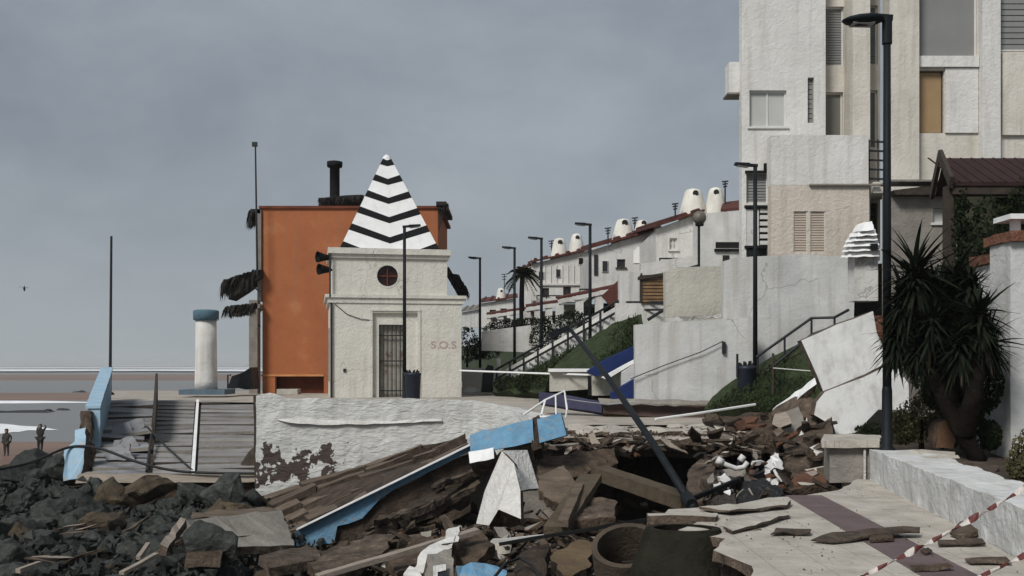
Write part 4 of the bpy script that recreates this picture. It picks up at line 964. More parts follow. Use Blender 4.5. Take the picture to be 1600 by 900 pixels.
# recessed loggia bay between 1290 and 1385
RYb = AY+.55
ops = [(ax(1293), ax(1327)+.02, az(94), az(0)), (ax(1356), ax(1382), az(92), az(-2)), (ax(1287), ax(1327), az(211), az(136)), (ax(1354), ax(1382), az(225), az(133)), (ax(1293), ax(1382), az(-30), az(-120)), (ax(1356), ax(1382), az(380), az(312))]
b = MB(); facade(b, ax(1290)-.02, ax(1386), ZB, ZT, RYb, .3, ops); b.build('loggia_wall', CREAM, ab_)
b = MB(); b.box(ax(1290)-.35, ax(1290), AY+.35, RYb, ZB, ZT); b.build('return_wall', CREAM, ab_)
window(ab_, ops[0][0], ops[0][1], ops[0][2], ops[0][3], RYb, ROLLER, FRAMEW, 1, 1, .04, False, 22)
window(ab_, ops[1][0], ops[1][1], ops[1][2], ops[1][3], RYb, ROLLER, FRAMEW, 1, 1, .04, False, 22)
window(ab_, ops[2][0], ops[2][1], ops[2][2], ops[2][3], RYb, ROLLERD, CREAM, 1, 1, .05, False, 0)
window(ab_, ops[3][0], ops[3][1], ops[3][2], ops[3][3], RYb, ROLLERD, FRAMEW, 1, 1, .05, False, 0)
window(ab_, ops[4][0], ops[4][1], ops[4][2], ops[4][3], RYb, ROLLER, FRAMEW, 2, 1, .05, False, 0)
window(ab_, ops[5][0], ops[5][1], ops[5][2], ops[5][3], RYb, DARKW, WOODD, 1, 1, .05, False, 0)
MB().box(ax(1328), ax(1355), AY-.25, AY+.55, ZB, ZT).build('column', CREAM, ab_)
# projecting balcony parapet and ground-floor wall
PYf = AY-.75
fx0, fx1 = X(1205,PYf), X(1357,PYf)
o = MB().box(fx0, fx1, PYf, AY-.26, Z(289,PYf), Z(211,PYf)).build('balcony_parapet', APT, ab_)
b = MB(); so_ = [(X(1240,PYf), X(1262,PYf), Z(396,PYf), Z(330,PYf)), (X(1266,PYf), X(1290,PYf), Z(396,PYf), Z(330,PYf))]
facade(b, fx0+.0, fx1+.02, Z(408,PYf), Z(289.3,PYf), PYf, .4, so_); b.build('ground_floor_wall', mat('pinkish_render', (.58,.52,.45), (.48,.43,.37), 1.0, bump=.8, bscale=8, streak=.25), ab_)
for q in so_: window(ab_, q[0], q[1], q[2], q[3], PYf-.07, mat('pink_grey_shutter', (.44,.37,.30), (.36,.30,.25), 2, bump=.2), CREAM, 1, 1, .03, False, 16, 'shutter')
MB().box(X(1264,PYf), fx1+.3, PYf-.10, PYf, Z(290.5,PYf), Z(288,PYf)).build('string_course', GREYC, ab_)
rg_ = thing('balcony_railing', 'dark balcony railing beside the near lamp on the apartment block', 'railing', (ax(1370), AY-.3, az(280)))
for i in range(5): MB().beam(P(1357,221+i*14.5,29.6), P(1384,222+i*14.5,29.6), .05, .05).build('rail', RAILM, rg_)
for px in (1358, 1372, 1383): MB().tube([P(px,218,29.65), P(px,283,29.65)], .02, 6).build('baluster', RAILM, rg_)
MB().box(X(1357,29.7), X(1392,29.7), 29.3, 30.5, Z(305,29.7), Z(288,29.7)).build('balcony_slab', CREAM, ab_)
# right wing
ops = [(ax(1430), ax(1527), az(88), az(-60)), (ax(1432), ax(1475), az(208), az(110)), (ax(1560), ax(1640), az(80), az(-60)), (ax(1430), ax(1527), az(-90), az(-165))]
b = MB(); facade(b, ax(1386), ax(1760), ZB, ZT, AY, .35, ops); b.build('wall', CREAM, ab_)
window(ab_, *ops[0], AY, ROLLER, FRAMEW, 1, 1, .04, False, 0); window(ab_, *ops[1], AY, OCHRE, WOODD, 1, 1, .03, False, 0); window(ab_, *ops[3], AY, ROLLER, FRAMEW, 1, 1, .04, False, 0)
window(ab_, *ops[2], AY-.12, ROLLER, FRAMEW, 1, 1, .04, False, 15)
MB().box(ax(1384), ax(1430), AY-.30, AY, ZB, ZT).build('pier', CREAM, ab_); MB().box(ax(1528), ax(1556), AY-.30, AY, ZB, ZT).build('pier', APT, ab_)
MB().box(ax(1431), ax(1527), AY-.12, AY, az(106), az(89)).build('ledge', APT, ab_); MB().box(ax(1476), ax(1527), AY-.06, AY, az(208), az(107)).build('panel', APT, ab_)
MB().box(ax(1564), ax(1760), AY-.10, AY, az(212), az(84)).build('balcony_panel', CREAM, ab_)
MB().box(ax(1200), ax(1760), AY+.9, AY+5, ZT-.3, ZT-.02).build('roof', GREYC, ab_)

# ================================================================== WHITE HOUSES UP THE HILL
CHW = mat('chimney_whitewash', (.74,.72,.66), (.60,.58,.52), 2, bump=.4, streak=.3)
def chimney(parent, px, ptop, pbot, Y, wpx, off=.1):
    """white tapering pot with a round smoke hole"""
    c = P(px, pbot, Y); H_ = (pbot-ptop)*Y/F; r0 = wpx*Y/F/2*1.15; r1 = r0*.56
    b = MB(); b.lathe(c, [(r0,-.3),(r0,0),(lerp(r0,r1,.4),H_*.4),(lerp(r0,r1,.75),H_*.7),(r1,H_*.88),(r1*.8,H_*.96),(r1*.3,H_)], 16); ch = b.build('chimney', CHW, parent, True)
    q = Vector((c.x+r1*off, Y, c.z+H_*.80)); b = MB(); rr_ = r1*(.34+.12*((px*7) % 10)/10); yq = Y-lerp(r0,r1,.85)*1.03
    b.add([(q.x+rr_*math.cos(a), yq, q.z+rr_*math.sin(a)) for a in [i*math.pi/6 for i in range(12)]]+[(q.x+rr_*math.cos(a), yq+r1*.5, q.z+rr_*math.sin(a)) for a in [i*math.pi/6 for i in range(12)]],
        [tuple(range(12))]+[(i,(i+1)%12,12+(i+1)%12,12+i) for i in range(12)]); b.build('smoke_hole', DARKW, ch)
    return ch
def house(label, px0, px1, ptl, ptr, pbot, Y, depth, m=WHITE, ops=(), wins=(), roof=REDROOF, ov=.25):
    """wall facing the sea with sloping top edge, and a tiled roof falling back from it"""
    h = thing('white_house', label, 'house', P((px0+px1)/2, pbot, Y), 'white houses up the hill')
    x0, x1, z0 = X(px0,Y), X(px1,Y), Z(pbot,Y); zl, zr = Z(ptl,Y), Z(ptr,Y); zm = min(zl, zr)
    b = MB(); facade(b, x0, x1, z0, zm-.02, Y, .3, [(X(a,Y),X(c,Y),Z(e,Y),Z(d,Y)) for a,c,d,e in ops])
    b.prism([(x0,Y,zm-.02),(x1,Y,zm-.02),(x1,Y,zr),(x0,Y,zl)] if abs(zl-zr) > .04 else [(x0,Y,zm-.02),(x1,Y,zm-.02),(x1,Y,zm),(x0,Y,zm)], (0,.3,0))
    b.box(x0, x0+.25, Y+.3, Y+depth, z0, zm-.02); b.box(x1-.25, x1, Y+.3, Y+depth, z0, zm-.02)
    b.build('wall', m, h)
    if roof:
        n_ = max(4, int((x1-x0)/.45)); rp2 = MB()
        e0, e1 = Vector((x0-ov*.6,Y-ov,zl+.02)), Vector((x1+ov*.6,Y-ov,zr+.02)); up_ = Vector((0,depth+ov,depth*.10))
        rp2.prism([e0,e1,e1+up_,e0+up_], (0,0,.10)); ro = rp2.build('roof', roof, h)
        for i in range(n_):   # tile rolls
            p = e0.lerp(e1, (i+.5)/n_)+Vector((0,-.02,.11)); MB().tube([p, p+up_], .09, 6).build('tile_roll', roof, ro)
    for (a,c,d,e,pm,cols,rws) in wins: window(h, X(a,Y), X(c,Y), Z(e,Y), Z(d,Y), Y-.02, pm, FRAMEW if pm is not DARKW else WOODD, cols, rws, .05, True)
    return h
h1 = house('nearest white hill house, red roof sloping under two chimneys', 1025, 1093, 358, 333, 460, 38, 7, WHITE, ops=((1046,1058,372,390),), wins=((1046,1058,372,390,PALEB,2,2),))
chimney(h1, 1083, 295, 340, 39.5, 40); chimney(h1, 1118, 293, 338, 39.5, 32, -.1)
h1b = house('plain pale house block beside the apartment corner', 1090, 1162, 334, 329, 470, 37, 7, WHITE2, ops=((1118,1158,378,388),), wins=(), roof=None)
MB().box(X(1118,37), X(1158,37), 37.15, 37.2, Z(388,37), Z(378,37)).build('slot_window', DARKW, h1b)
MB().box(X(1116,37), X(1160,37), 36.9, 37.0, Z(393,37), Z(389,37)).build('ledge', BLACKP, h1b); MB().box(X(1129,37), X(1139,37), 36.96, 37.0, Z(411,37), Z(399,37)).build('vent', DARKW, h1b)
MB().prism([P(1126,331,38), P(1162,328,38), P(1162,316,39.5), P(1130,320,39.5)], (0,0,.1)).build('roof', REDROOF, h1b)
h2 = house('second white hill house with small dark square window', 924, 1027, 391, 359, 462, 43, 7, WHITE2, ops=((964,977,405,418),(1006,1022,390,407)), wins=((964,977,405,418,DARKW,1,1),(1006,1022,390,407,PALEB,3,2)))
MB().prism([P(990,411,42.96), P(990,392,42.96), P(998,385,42.96), P(1005,392,42.96), P(1005,411,42.96)], (0,.05,0)).build('door', PWHITE, h2)
MB().box(X(928,43), X(934,43), 42.95, 43.0, Z(430,43), Z(398,43)).build('shutter', DARKW, h2)
chimney(h2, 974, 342, 380, 44.5, 34); chimney(h2, 1004, 344, 372, 44.5, 28)
h3 = house('third white hill house with boarded upper wall', 833, 926, 412, 390, 470, 52, 8, WHITE, ops=((848,858,450,464),(880,892,448,462)), wins=((848,858,450,464,DARKW,2,1),(880,892,448,462,DARKW,2,1)))
chimney(h3, 874, 372, 410, 53.5, 27); chimney(h3, 901, 365, 400, 53.5, 24); MB().box(X(840,52), X(924,52), 51.9, 52.0, Z(446,52), Z(443,52)).build('ledge', FRAMEW, h3)
for i in range(9): MB().box(X(842+i*9,52), X(843.2+i*9,52), 51.95, 52.0, Z(443,52), Z(414,52)).build('batten', FRAMEW, h3)
h3b = house('small pale house end behind the palm tree', 812, 836, 424, 414, 480, 56, 6, WHITE2)
h4 = house('low far house with red roof at the end of the row', 752, 806, 474, 466, 512, 72, 8, WHITE, ops=((765,775,484,500),(782,792,482,498)), wins=((765,775,484,500,DARKW,1,1),(782,792,482,498,DARKW,1,1)))
chimney(h4, 783, 450, 476, 73, 17)
h5 = house('farthest tiny pale house beside the tower', 722, 756, 488, 482, 512, 84, 8, WHITE2, roof=GREYC)
for (h_, Y, ws) in ((h2, 43, ((940,950,407,425),(1012,1020,415,428))), (h3, 52, ((903,912,402,414),(842,850,424,436),(868,876,420,434)))):
    for (a, c, d, e) in ws:
        w3 = MB().box(X(a,Y), X(c,Y), Y-.05, Y-.005, Z(e,Y), Z(d,Y)).build('window', FRAMEW, h_); MB().box(X(a+1.2,Y), X(c-1.2,Y), Y-.08, Y-.052, Z(e-1.2,Y), Z(d+1.2,Y)).build('pane', DARKW, w3)
for (px0, px1, pt_, pb, Y, lb) in ((905,965,452,463,42.2,'white balcony below the second hill house'),(838,900,462,472,50,'white balcony below the third hill house'),(1030,1090,404,418,36.6,'white balcony below the nearest hill house'),(770,812,500,510,52,'low white balcony among the far porches')):
    bl = thing('balcony', lb, 'balcony', P((px0+px1)/2,pb,Y), 'balconies of the hill houses'); MB().box(X(px0,Y), X(px1,Y), Y, Y+.15, Z(pb,Y), Z(pt_+3,Y)).build('parapet', WHITE, bl); MB().tube([P(px0,pt_,Y), P(px1,pt_,Y)], .03, 6).build('handrail', RAILM, bl)
    for i in range(5): q = lerp(px0+1, px1-1, i/4); MB().tube([P(q,pt_,Y), P(q,pt_+4,Y)], .025, 6).build('post', RAILM, bl)
    MB().box(X(px0,Y), X(px1,Y), Y+.15, Y+1.2, Z(pb,Y), Z(pb,Y)+.12).build('slab', WHITE2, bl)
for (px, pt_, pb, Y, lb) in ((1026,352,440,42.4,'white party wall between first and second house'),(927,384,455,51,'white party wall between second and third house'),(834,406,470,54,'white party wall at the end of third house')):
    o = MB().box(X(px-3,Y), X(px+3,Y), Y-.6, Y+3, Z(pb,Y), Z(pt_,Y)).build('party_wall', WHITE); tag(o, lb, 'party wall')
# porches with a red lean-to roof in front of houses
def porch(label, px0, px1, pr0, pr1, pbot, Y, n_, seed):
    t_ = thing('porch', label, 'porch', P((px0+px1)/2, pbot, Y), 'porches in front of the hill houses')
    a, c = P(px0,pr0,Y), P(px1,pr1,Y); up_ = Vector((0,1.6,.14)); 
    ro = MB().prism([a,c,c+up_,a+up_], (0,0,.09)).build('roof', REDROOF, t_)
    MB().beam(a+Vector((0,.05,-.10)), c+Vector((0,.05,-.10)), .16, .16).build('eaves_beam', WHITE, t_)
    for i in range(n_):
        q = a.lerp(c, (i+.08)/(n_-.84)); zb = Z(pbot,Y); MB().box(q.x-.16, q.x+.16, Y+.02, Y+.34, zb, q.z-.19).build('pillar', WHITE, t_)
    MB().box(a.x, c.x, Y+1.4, Y+1.6, Z(pbot,Y), min(a.z,c.z)-.1).build('back_wall', BEIGE, t_)
    for i in range(n_-1):
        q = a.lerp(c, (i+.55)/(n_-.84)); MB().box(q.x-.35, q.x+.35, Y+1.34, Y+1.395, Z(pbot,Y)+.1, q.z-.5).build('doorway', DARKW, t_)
    return t_
porch('red roofed porch with white pillars under the tallest far lamp', 872, 970, 468, 447, 502, 41, 4, 1)
porch('middle porch with pale pillars below the palm', 822, 876, 480, 472, 506, 46, 4, 2)
porch('small far porch below the last red roof', 760, 824, 492, 483, 512, 54, 4, 3)
o = shard('porch_end', [P(940,462,40.8), P(968,436,40.8), P(969,470,40.8), P(955,480,40.8)], .2, [REDROOF, REDROOF], None, .4, .01); tag(o, 'dark red gable end of the nearest porch', 'gable')
# terrace walls and hedges along the row
wall('garden_wall', 'long low white garden wall below the far porches', [P(752,548,44), P(752,518,44), P(830,508,44), P(880,503,44), P(880,552,44)], .3, WHITE, 11, .8, .02)
wall('garden_wall', 'pale garden wall under the nearest porch', [P(878,540,39.5), P(878,500,39.5), P(965,486,39.5), P(965,530,39.5)], .3, WHITE2, 12, .8, .02)
wall('gate_pier', 'white gate pier left of the brown slatted gate', [P(968,505,34.0), P(968,428,34.0), P(1001,424,34.0), P(1001,505,34.0)], .5, WHITE2, 13, .6, .015, 'gate pier')
wall('garden_wall', 'sloping white roof edge wall above the brown gate', [P(1001,430,34.6), P(1001,412,34.6), P(1092,398,34.6), P(1092,425,34.6)], .4, WHITE, 14, .6, .015)
wall('garden_wall', 'pale landing wall below the brown slatted gate', [P(962,512,33.6), P(962,474,33.6), P(1044,474,33.6), P(1044,512,33.6)], .3, WHITE, 15, .6, .015)
gt = thing('slatted_gate', 'brown slatted garden gate beside the beige wall', 'gate', P(1020,472,33.5))
for i in range(8): MB().box(X(1001,33.5), X(1040,33.5), 33.5, 33.54, Z(472-i*5.4,33.5), Z(468.2-i*5.4,33.5)).build('slat', mat('brown_gate_slat', (.24,.15,.075), (.15,.09,.045), 5, vary=.2) if i == 0 else MAT['brown_gate_slat'], gt)
for px in (1001, 1038): MB().box(X(px,33.5), X(px+2.5,33.5), 33.47, 33.57, Z(473,33.5), Z(427,33.5)).build('post', WOODD, gt)
MB().box(X(1002,33.5), X(1040,33.5), 33.9, 33.95, Z(473,33.5), Z(428,33.5)).build('backing', WOODD, gt)
MB().prism([P(998,432,33.4), P(1046,425,33.4), P(1094,412,33.4), P(1094,416,33.4), P(1046,430,33.4), P(998,437,33.4)], (0,.3,0)).build('lintel_or_shadow_strip', WOODD, gt)
# globe garden lamp
gl = thing('globe_lamp', 'round globe garden lamp on post above the beige wall', 'garden lamp', P(1092,416,31.5))
MB().tube([P(1092,420,31.5), P(1092,352,31.5)], .04, 8).build('post', DARKM, gl); cg = P(1093,340,31.5)
MB().lathe(cg, [(.02,-.22),(.13,-.18),(.2,-.08),(.21,.02),(.17,.13),(.08,.19),(.01,.2)], 16).build('globe', mat('smoked_globe', (.16,.145,.12), (.10,.09,.075), 5, rough_=.4), gl, True); MB().lathe(cg, [(.12,-.26),(.14,-.2),(.1,-.17)], 12).build('collar', DARKM, gl)
# aerials
for (px, py0, py1, Y, lb) in ((1055,342,318,39,'aerial left of nearest pair of chimneys'),(950,382,356,44,'aerial left of the second house chimneys'),(1133,320,283,39,'aerial right of the nearest chimneys'),(748+40,476,428,73,'thin aerial beside the farthest chimney'),(992,372,340,45,'aerial between the second pair of chimneys'),(862,410,376,54,'aerial left of the third house chimneys')):
    t_ = thing('aerial', 'thin dark '+lb, 'aerial', P(px,py0,Y)); MB().tube([P(px,py0,Y), P(px,py1,Y)], .03, 6).build('mast', RAILM, t_)
    for j in range(3): MB().beam(P(px-5+j,py1+1+j*4,Y), P(px+5-j,py1+j*4,Y), .05, .05).build('element', RAILM, t_)

# left stair with railing climbing to the houses
ls = thing('hill_stair', 'white stair with double handrail climbing the green bank', 'stair', P(778,585,40))
S0, S1 = P(776,592,40.0), P(964,492,34.5)
for i in range(20):
    q = i/20; p = S0.lerp(S1, q); d = (S1-S0)/20; MB().box(p.x, p.x+abs(d.x)+.01, p.y-.1, p.y+1.3, p.z-.8, p.z+.08).build('step', WHITE2, ls)
MB().prism([P(774,586,41.2), P(964,478,35.8), P(964,502,35.8), P(774,606,41.2)], (0,.2,0)).build('side_wall', WHITE, ls)
hr = thing('hill_railing', 'dark double handrail of the stair up the green bank', 'railing', P(778,580,39.9))
for o_ in (0, 15): MB().tube([P(774,578+o_,39.8), P(966,470+o_*1.1,34.3)], .045, 6).build('rail', RAILM, hr)
for i in range(9):
    q = i/8; p = P(776,577,39.8).lerp(P(965,471,34.3), q); MB().tube([p, p+Vector((0,0,-.95))], .04, 6).build('post', RAILM, hr)
for py in (472, 484): MB().tube([P(966,py,34.2), P(1038,py,33.2)], .035, 6).build('landing_rail', RAILM, hr)
MB().tube([P(1012,500,32.6), P(1040,482,32.6)], .05, 6).build('short_rail', RAILM, hr)
# grass on the far bank
bq = [P(770,612,37.5), P(790,598,38.6), P(880,552,36), P(965,503,33.4), P(1000,492,32.4), P(1000,545,30.2), P(930,578,31), P(858,585,33), P(850,614,33.5)]
o = MB().prism(bq, (.5,1.6,-.9)).build('grass_bank', GREEN); rough(o, .4, .10, 1.2, 9); tag(o, 'dark green grass bank below the double handrail', kind='structure')
def bpt2(r):
    u, q = r.random(), r.random(); return (P(772,608,37.4).lerp(P(858,606,33.2),q).lerp(P(900,540,35.2).lerp(P(996,545,30.3),q),u) if r.random() < .55 else P(880,554,35.9).lerp(P(930,575,31.1),q).lerp(P(996,494,32.3).lerp(P(998,540,30.3),q),u), (0,-.6,.8))
tag(blades('grass', GRASS, bpt2, 5200, .24, .016, None, 8), 'dark green grass below the double handrail', kind='stuff')
# blue ramp walls and kiosk beside the lower terrace wall
for pts, m, th, nm, lb, ct in (
    ([P(918,580,30.0), P(945,562,30.0), P(995,539,30.0), P(995,560,30.0), P(952,582,30.0), P(930,588,30.0)], NAVY, .5, 'ramp_wall', 'royal blue sloping wall left of lower terrace wall', 'wall'),
    ([P(955,614,28.6), P(995,590,28.6), P(995,622,28.6), P(955,624,28.6)], NAVY, .4, 'ramp_wall', 'small royal blue wall piece at the terrace wall foot', 'wall'),
    ([P(940,590,29.2), P(995,560,29.2), P(995,565,29.2), P(948,593,29.2)], PWHITE, .3, 'ramp_coping', 'white sloping coping below the royal blue wall', 'coping'),
    ([P(972,612,29.0), P(972,582,29.0), P(995,566,29.0), P(995,592,29.0)], WHITE2, .3, 'ramp_wall', 'pale sloping ramp wall between the blue pieces', 'wall'),
    ([P(860,612,31.5), P(860,581,31.5), P(919,579,31.5), P(919,608,31.5)], BEIGE, .8, 'low_kiosk', 'low beige kiosk wall left of the fallen pole', 'kiosk'),
    ([P(926,618,30.8), P(926,584,30.8), P(975,582,30.8), P(975,618,30.8)], BEIGE, .8, 'low_kiosk', 'low beige kiosk wall right of the fallen pole', 'kiosk')):
    o = MB().prism(pts, (0,th,0)).build(nm, m); rough(o, .5, .012, 1.5, len(lb)); tag(o, lb, ct)
for a, c, Y, lb in ((858, 922, 31.4, 'white flat top of the left kiosk'), (924, 978, 30.7, 'white flat top of the right kiosk')):
    o = MB().box(X(a,Y), X(c,Y), Y-.1, Y+.95, Z(581,Y), Z(576,Y)).build('kiosk_top', PWHITE); tag(o, lb, 'kiosk top')
o = MB().box(X(919.5,31.2), X(926,31.2), 31.2, 31.5, Z(618,31.2), Z(582,31.2)).build('dark_post', BLACKP); tag(o, 'dark post between the two low kiosks', 'post')
for (px0,px1,y0,y1,Y,m,lb,ct,nm) in ((722,776,575,613,42,BEIGE,'low beige wall right of the tower foot','wall','low_wall'),(776,782,560,612,40,WHITE,'slim white post at the stair foot','post','gate_post')):
    o = MB().box(X(px0,Y), X(px1,Y), Y, Y+.4, .42, Z(y0,Y)).build(nm, m); rough(o, .5, .01, 2, 1); tag(o, lb, ct)
o = shard('parked_moped', [P(752,613,39), P(754,585,39), P(762,570,39), P(770,572,39), P(771,613,39)], .5, [RUBBER, RUBBER], None, .3, .04, (0,1,0)); o.name = 'covered_bin'; tag(o, 'black covered bin standing at the stair foot', 'bin')
o = shard('white_scrap', [P(722,612,39.5), P(730,604,39.5), P(748,606,39.5), P(752,612,39.5)], .4, [WHITEC, GREYC], None, .2, .04, (0,1,0)); tag(o, 'pale heap of scraps beside the tower foot', 'scrap heap')
# white long rail across promenade
o = MB().tube([P(718,579,35), P(800,582,33.5), P(860,584,32), P(925,586,30.5)], .03, 6).build('guard_rail', PWHITE); tag(o, 'thin white horizontal rail right of the tower', 'rail')

# planting among the houses
def shrub(label, blobs, n_, m, seed, size=.09, name='shrub'):
    n_ = int(n_*(2.2 if size == .09 else 1))
    c = blobs[0][0]; t_ = thing(name, label, 'shrub', (c[0], c[1], c[2]-blobs[0][1][2]))
    leaves('foliage', m, blobs, n_, size, t_, seed); MB().tube([(c[0],c[1],c[2]-blobs[0][1][2]-.2), c], .05, 6, .02).build('stem', TRUNK, t_); return t_
shrub('dark green hedge right of the tower wall', [(tuple(P(730,538,44)),(.5,.6,.8)),(tuple(P(745,545,45)),(.6,.5,.5)),(tuple(P(758,550,46)),(.7,.5,.35))], 1600, LEAF, 1)
shrub('dark hanging creeper over the far garden walls', [(tuple(P(870,512,40)),(1.0,.5,.5)),(tuple(P(895,505,39)),(.6,.5,.5)),(tuple(P(850,530,40)),(.6,.5,.6))], 2200, LEAF, 2)
shrub('dark bush at the foot of the stair', [(tuple(P(800,600,37)),(.7,.5,.3)),(tuple(P(835,600,35)),(.7,.5,.35))], 1500, LEAF, 3)
shrub('dark garden greenery in front of the far porch', [(tuple(P(790,510,46)),(1.0,.4,.25)),(tuple(P(830,505,45)),(.9,.4,.25))], 1200, LEAF, 4)
# palm tree
pt = thing('palm_tree', 'palm tree standing among the far white houses', 'palm tree', P(816,500,50))
MB().tube([P(816,505,50), P(815,470,50), P(816,432,50)], .14, 8, .11).build('trunk', TRUNK, pt)
c = P(816,428,50); v = []; f = []; rnd = random.Random(5); cw_ = MB()
for i in range(62):
    az_ = rnd.uniform(0,6.28); el = rnd.uniform(-.5,1.3); L_ = rnd.uniform(.65,1.0); d = Vector((math.cos(az_)*math.cos(el), math.sin(az_)*math.cos(el), math.sin(el)))
    for s_ in range(12):
        q = (s_+1)/12; p = c+d*L_*q+Vector((0,0,-.65*q*q*L_)); sd_ = d.cross(Vector((0,0,1))).normalized()
        for sg in (-1,1):
            e = p+sd_*sg*.20*(1.1-q*.7)+d*.12+Vector((0,0,-.1)); w2_ = d*.05; k_ = len(cw_.v); cw_.add([p-w2_,p+w2_,e],[(0,1,2)])
cw_.build('crown', LEAF, pt)
# ================================================================== GARDEN ON THE RIGHT
def sapling_leaf():
    v = []; f = []; n_ = 5
    for i in range(n_+1):
        q = i/n_; w_ = .028*(1-q)**.6*(.75+.5*min(1, q*4)) if i < n_ else 0; x = q; z_ = -.22*q*q
        v += [(x, -w_, z_+.006), (x, 0, z_), (x, w_, z_+.006)]
    for i in range(n_):
        a = i*3; f += [(a,a+1,a+4,a+3),(a+1,a+2,a+5,a+4)]
    m = bpy.data.meshes.new('leaf'); m.from_pydata(v, [], f); m.update(); return m
LM = sapling_leaf(); LM.materials.append(YUCCA); LD = LM.copy(); LD.materials.clear(); LD.materials.append(DEADL)
yu = thing('yucca_tree', 'dark spiky yucca tree leaning in the planter beside lamp', 'tree', P(1528,716,13.6))
def trunk(pts, r0, r1, nm='trunk'):
    o = MB().tube(pts, r0, 10, r1).build(nm, TRUNK, yu, True); return rough(o, .12, .02, 6, 2)
b0 = P(1530,722,13.6)
trunk([b0, P(1505,680,13.6), P(1478,630,13.7), P(1455,575,13.8), P(1440,520,13.8), P(1432,450,13.8)], .12, .07)
trunk([P(1505,680,13.6), P(1518,630,13.4), P(1530,570,13.4), P(1532,520,13.4)], .13, .09, 'branch')
trunk([P(1478,630,13.7), P(1490,570,14.1), P(1492,500,14.2), P(1490,440,14.2)], .13, .09, 'branch')
rnd = random.Random(4); extra = MB(); nleaf = 0
def blade(mb, c, d, L_, w_, dr):
    sd_ = d.cross(Vector((0,0,1))); sd_ = (sd_ if sd_.length > .05 else Vector((1,0,0))).normalized()*w_; pts = [c+d*L_*q+Vector((0,0,-dr*q*q*L_)) for q in (0,.35,.7,1)]
    mb.add([pts[0]-sd_*.6,pts[0]+sd_*.6,pts[1]-sd_,pts[1]+sd_,pts[2]-sd_*.7,pts[2]+sd_*.7,pts[3]], [(0,1,3,2),(2,3,5,4),(4,5,6)])
for (px, py, Y, r_, n_, dn) in ((1430,425,13.8,.66,40,10),(1530,495,13.4,.56,30,8),(1490,430,14.3,.56,30,5),(1455,500,13.6,.5,28,8),(1410,465,14.0,.52,24,6),(1500,530,13.5,.5,28,8),(1465,460,13.9,.5,24,0),(1545,530,13.6,.5,22,0),(1400,520,14.1,.5,10,0),(1435,540,13.9,.5,10,0),(1475,520,14.1,.55,8,0),(1515,440,14.0,.5,8,0)):
    c = P(px, py, Y)
    o = MB().lathe(c+Vector((0,0,-.18)), [(.06,0),(.12,.1),(.10,.22),(.03,.3)], 8).build('crown', TRUNK, yu)
    for i in range(n_+dn):
        dead = i >= n_
        az_ = rnd.uniform(0,6.28); el = rnd.uniform(-.5,1.45) if not dead else rnd.uniform(-1.5,-.7)
        lo = bpy.data.objects.new('leaf', LD if dead else LM); COL.objects.link(lo); lo.parent = o
        s = r_*rnd.uniform(.7,1.15)
        lo.matrix_basis = Matrix.Translation(c+Vector((0,0,rnd.uniform(-.12,.06)-(.15 if dead else 0)))) @ Matrix.Rotation(az_,4,'Z') @ Matrix.Rotation(-el,4,'Y') @ Matrix.Rotation(rnd.uniform(-.5,.5),4,'X') @ Matrix.Diagonal((s,s*1.9,s,1))
    for i in range(230):
        az_ = rnd.uniform(0,6.28); el = rnd.uniform(-1.3,1.2); blade(extra, c+Vector((0,0,rnd.uniform(-.25,.05))), Vector((math.cos(az_)*math.cos(el), math.sin(az_)*math.cos(el), math.sin(el))), r_*rnd.uniform(.45,.95), .024, rnd.uniform(.1,.5))
tag(extra.build('foliage', YUCCA, yu), kind='stuff')
def gshrub(label, blobs, n_, m, seed, size): return shrub(label, blobs, n_, m, seed, size)
gshrub('olive green bush between the near lamp and the yucca trunk', [(tuple(P(1440,655,14.8)),(.42,.4,.35)),(tuple(P(1410,668,14.9)),(.25,.3,.25)),(tuple(P(1465,640,15.2)),(.4,.4,.35)),(tuple(P(1480,670,14.9)),(.3,.3,.3))], 6500, LEAFO, 11, .05)
gshrub('dark green hedge behind the yucca', [(tuple(P(1535,640,15.6)),(.35,.4,.5)),(tuple(P(1500,600,16.5)),(.6,.4,.6)),(tuple(P(1520,540,16.5)),(.45,.4,.7)),(tuple(P(1460,560,17)),(.5,.4,.6)),(tuple(P(1470,480,16.8)),(.55,.4,.7)),(tuple(P(1530,440,16.8)),(.5,.4,.7)),(tuple(P(1440,500,16.8)),(.4,.4,.6))], 22000, LEAF, 12, .07)
gshrub('dark climbing plant under the maroon porch roof', [(tuple(P(1530,360,18.6)),(.5,.6,.7)),(tuple(P(1560,430,18.4)),(.5,.6,.9)),(tuple(P(1505,330,18.8)),(.25,.4,.5)),(tuple(P(1590,330,18.8)),(.4,.4,.6))], 8000, LEAF, 13, .08)
gshrub('dark undergrowth around the yucca trunk', [(tuple(P(1505,640,14.2)),(.28,.3,.35)),(tuple(P(1470,610,14.3)),(.25,.3,.3)),(tuple(P(1540,600,14.2)),(.22,.3,.4)),(tuple(P(1548,680,14.0)),(.12,.2,.2))], 7000, LEAF, 16, .06)
gshrub('small dark shrub at the foot of the white pillar', [(tuple(P(1592,725,11.2)),(.12,.2,.2)),(tuple(P(1610,710,11.2)),(.2,.2,.3))], 1600, LEAFO, 14, .05)
gshrub('low dark ivy spilling behind the concrete box', [(tuple(P(1370,672,16.6)),(.35,.3,.12)),(tuple(P(1345,682,16.2)),(.2,.2,.06))], 1300, LEAF, 15, .06)
o = shard('terracotta_stump', [P(1462,700,14.2), P(1468,660,14.2), P(1482,655,14.2), P(1492,662,14.2), P(1490,702,14.2)], .3, [mat('terracotta', (.16,.085,.045), (.09,.05,.03), 5), BROWN], None, .1, .02, (0,1,0)); tag(o, 'reddish brown stump in the olive bush', 'stump')
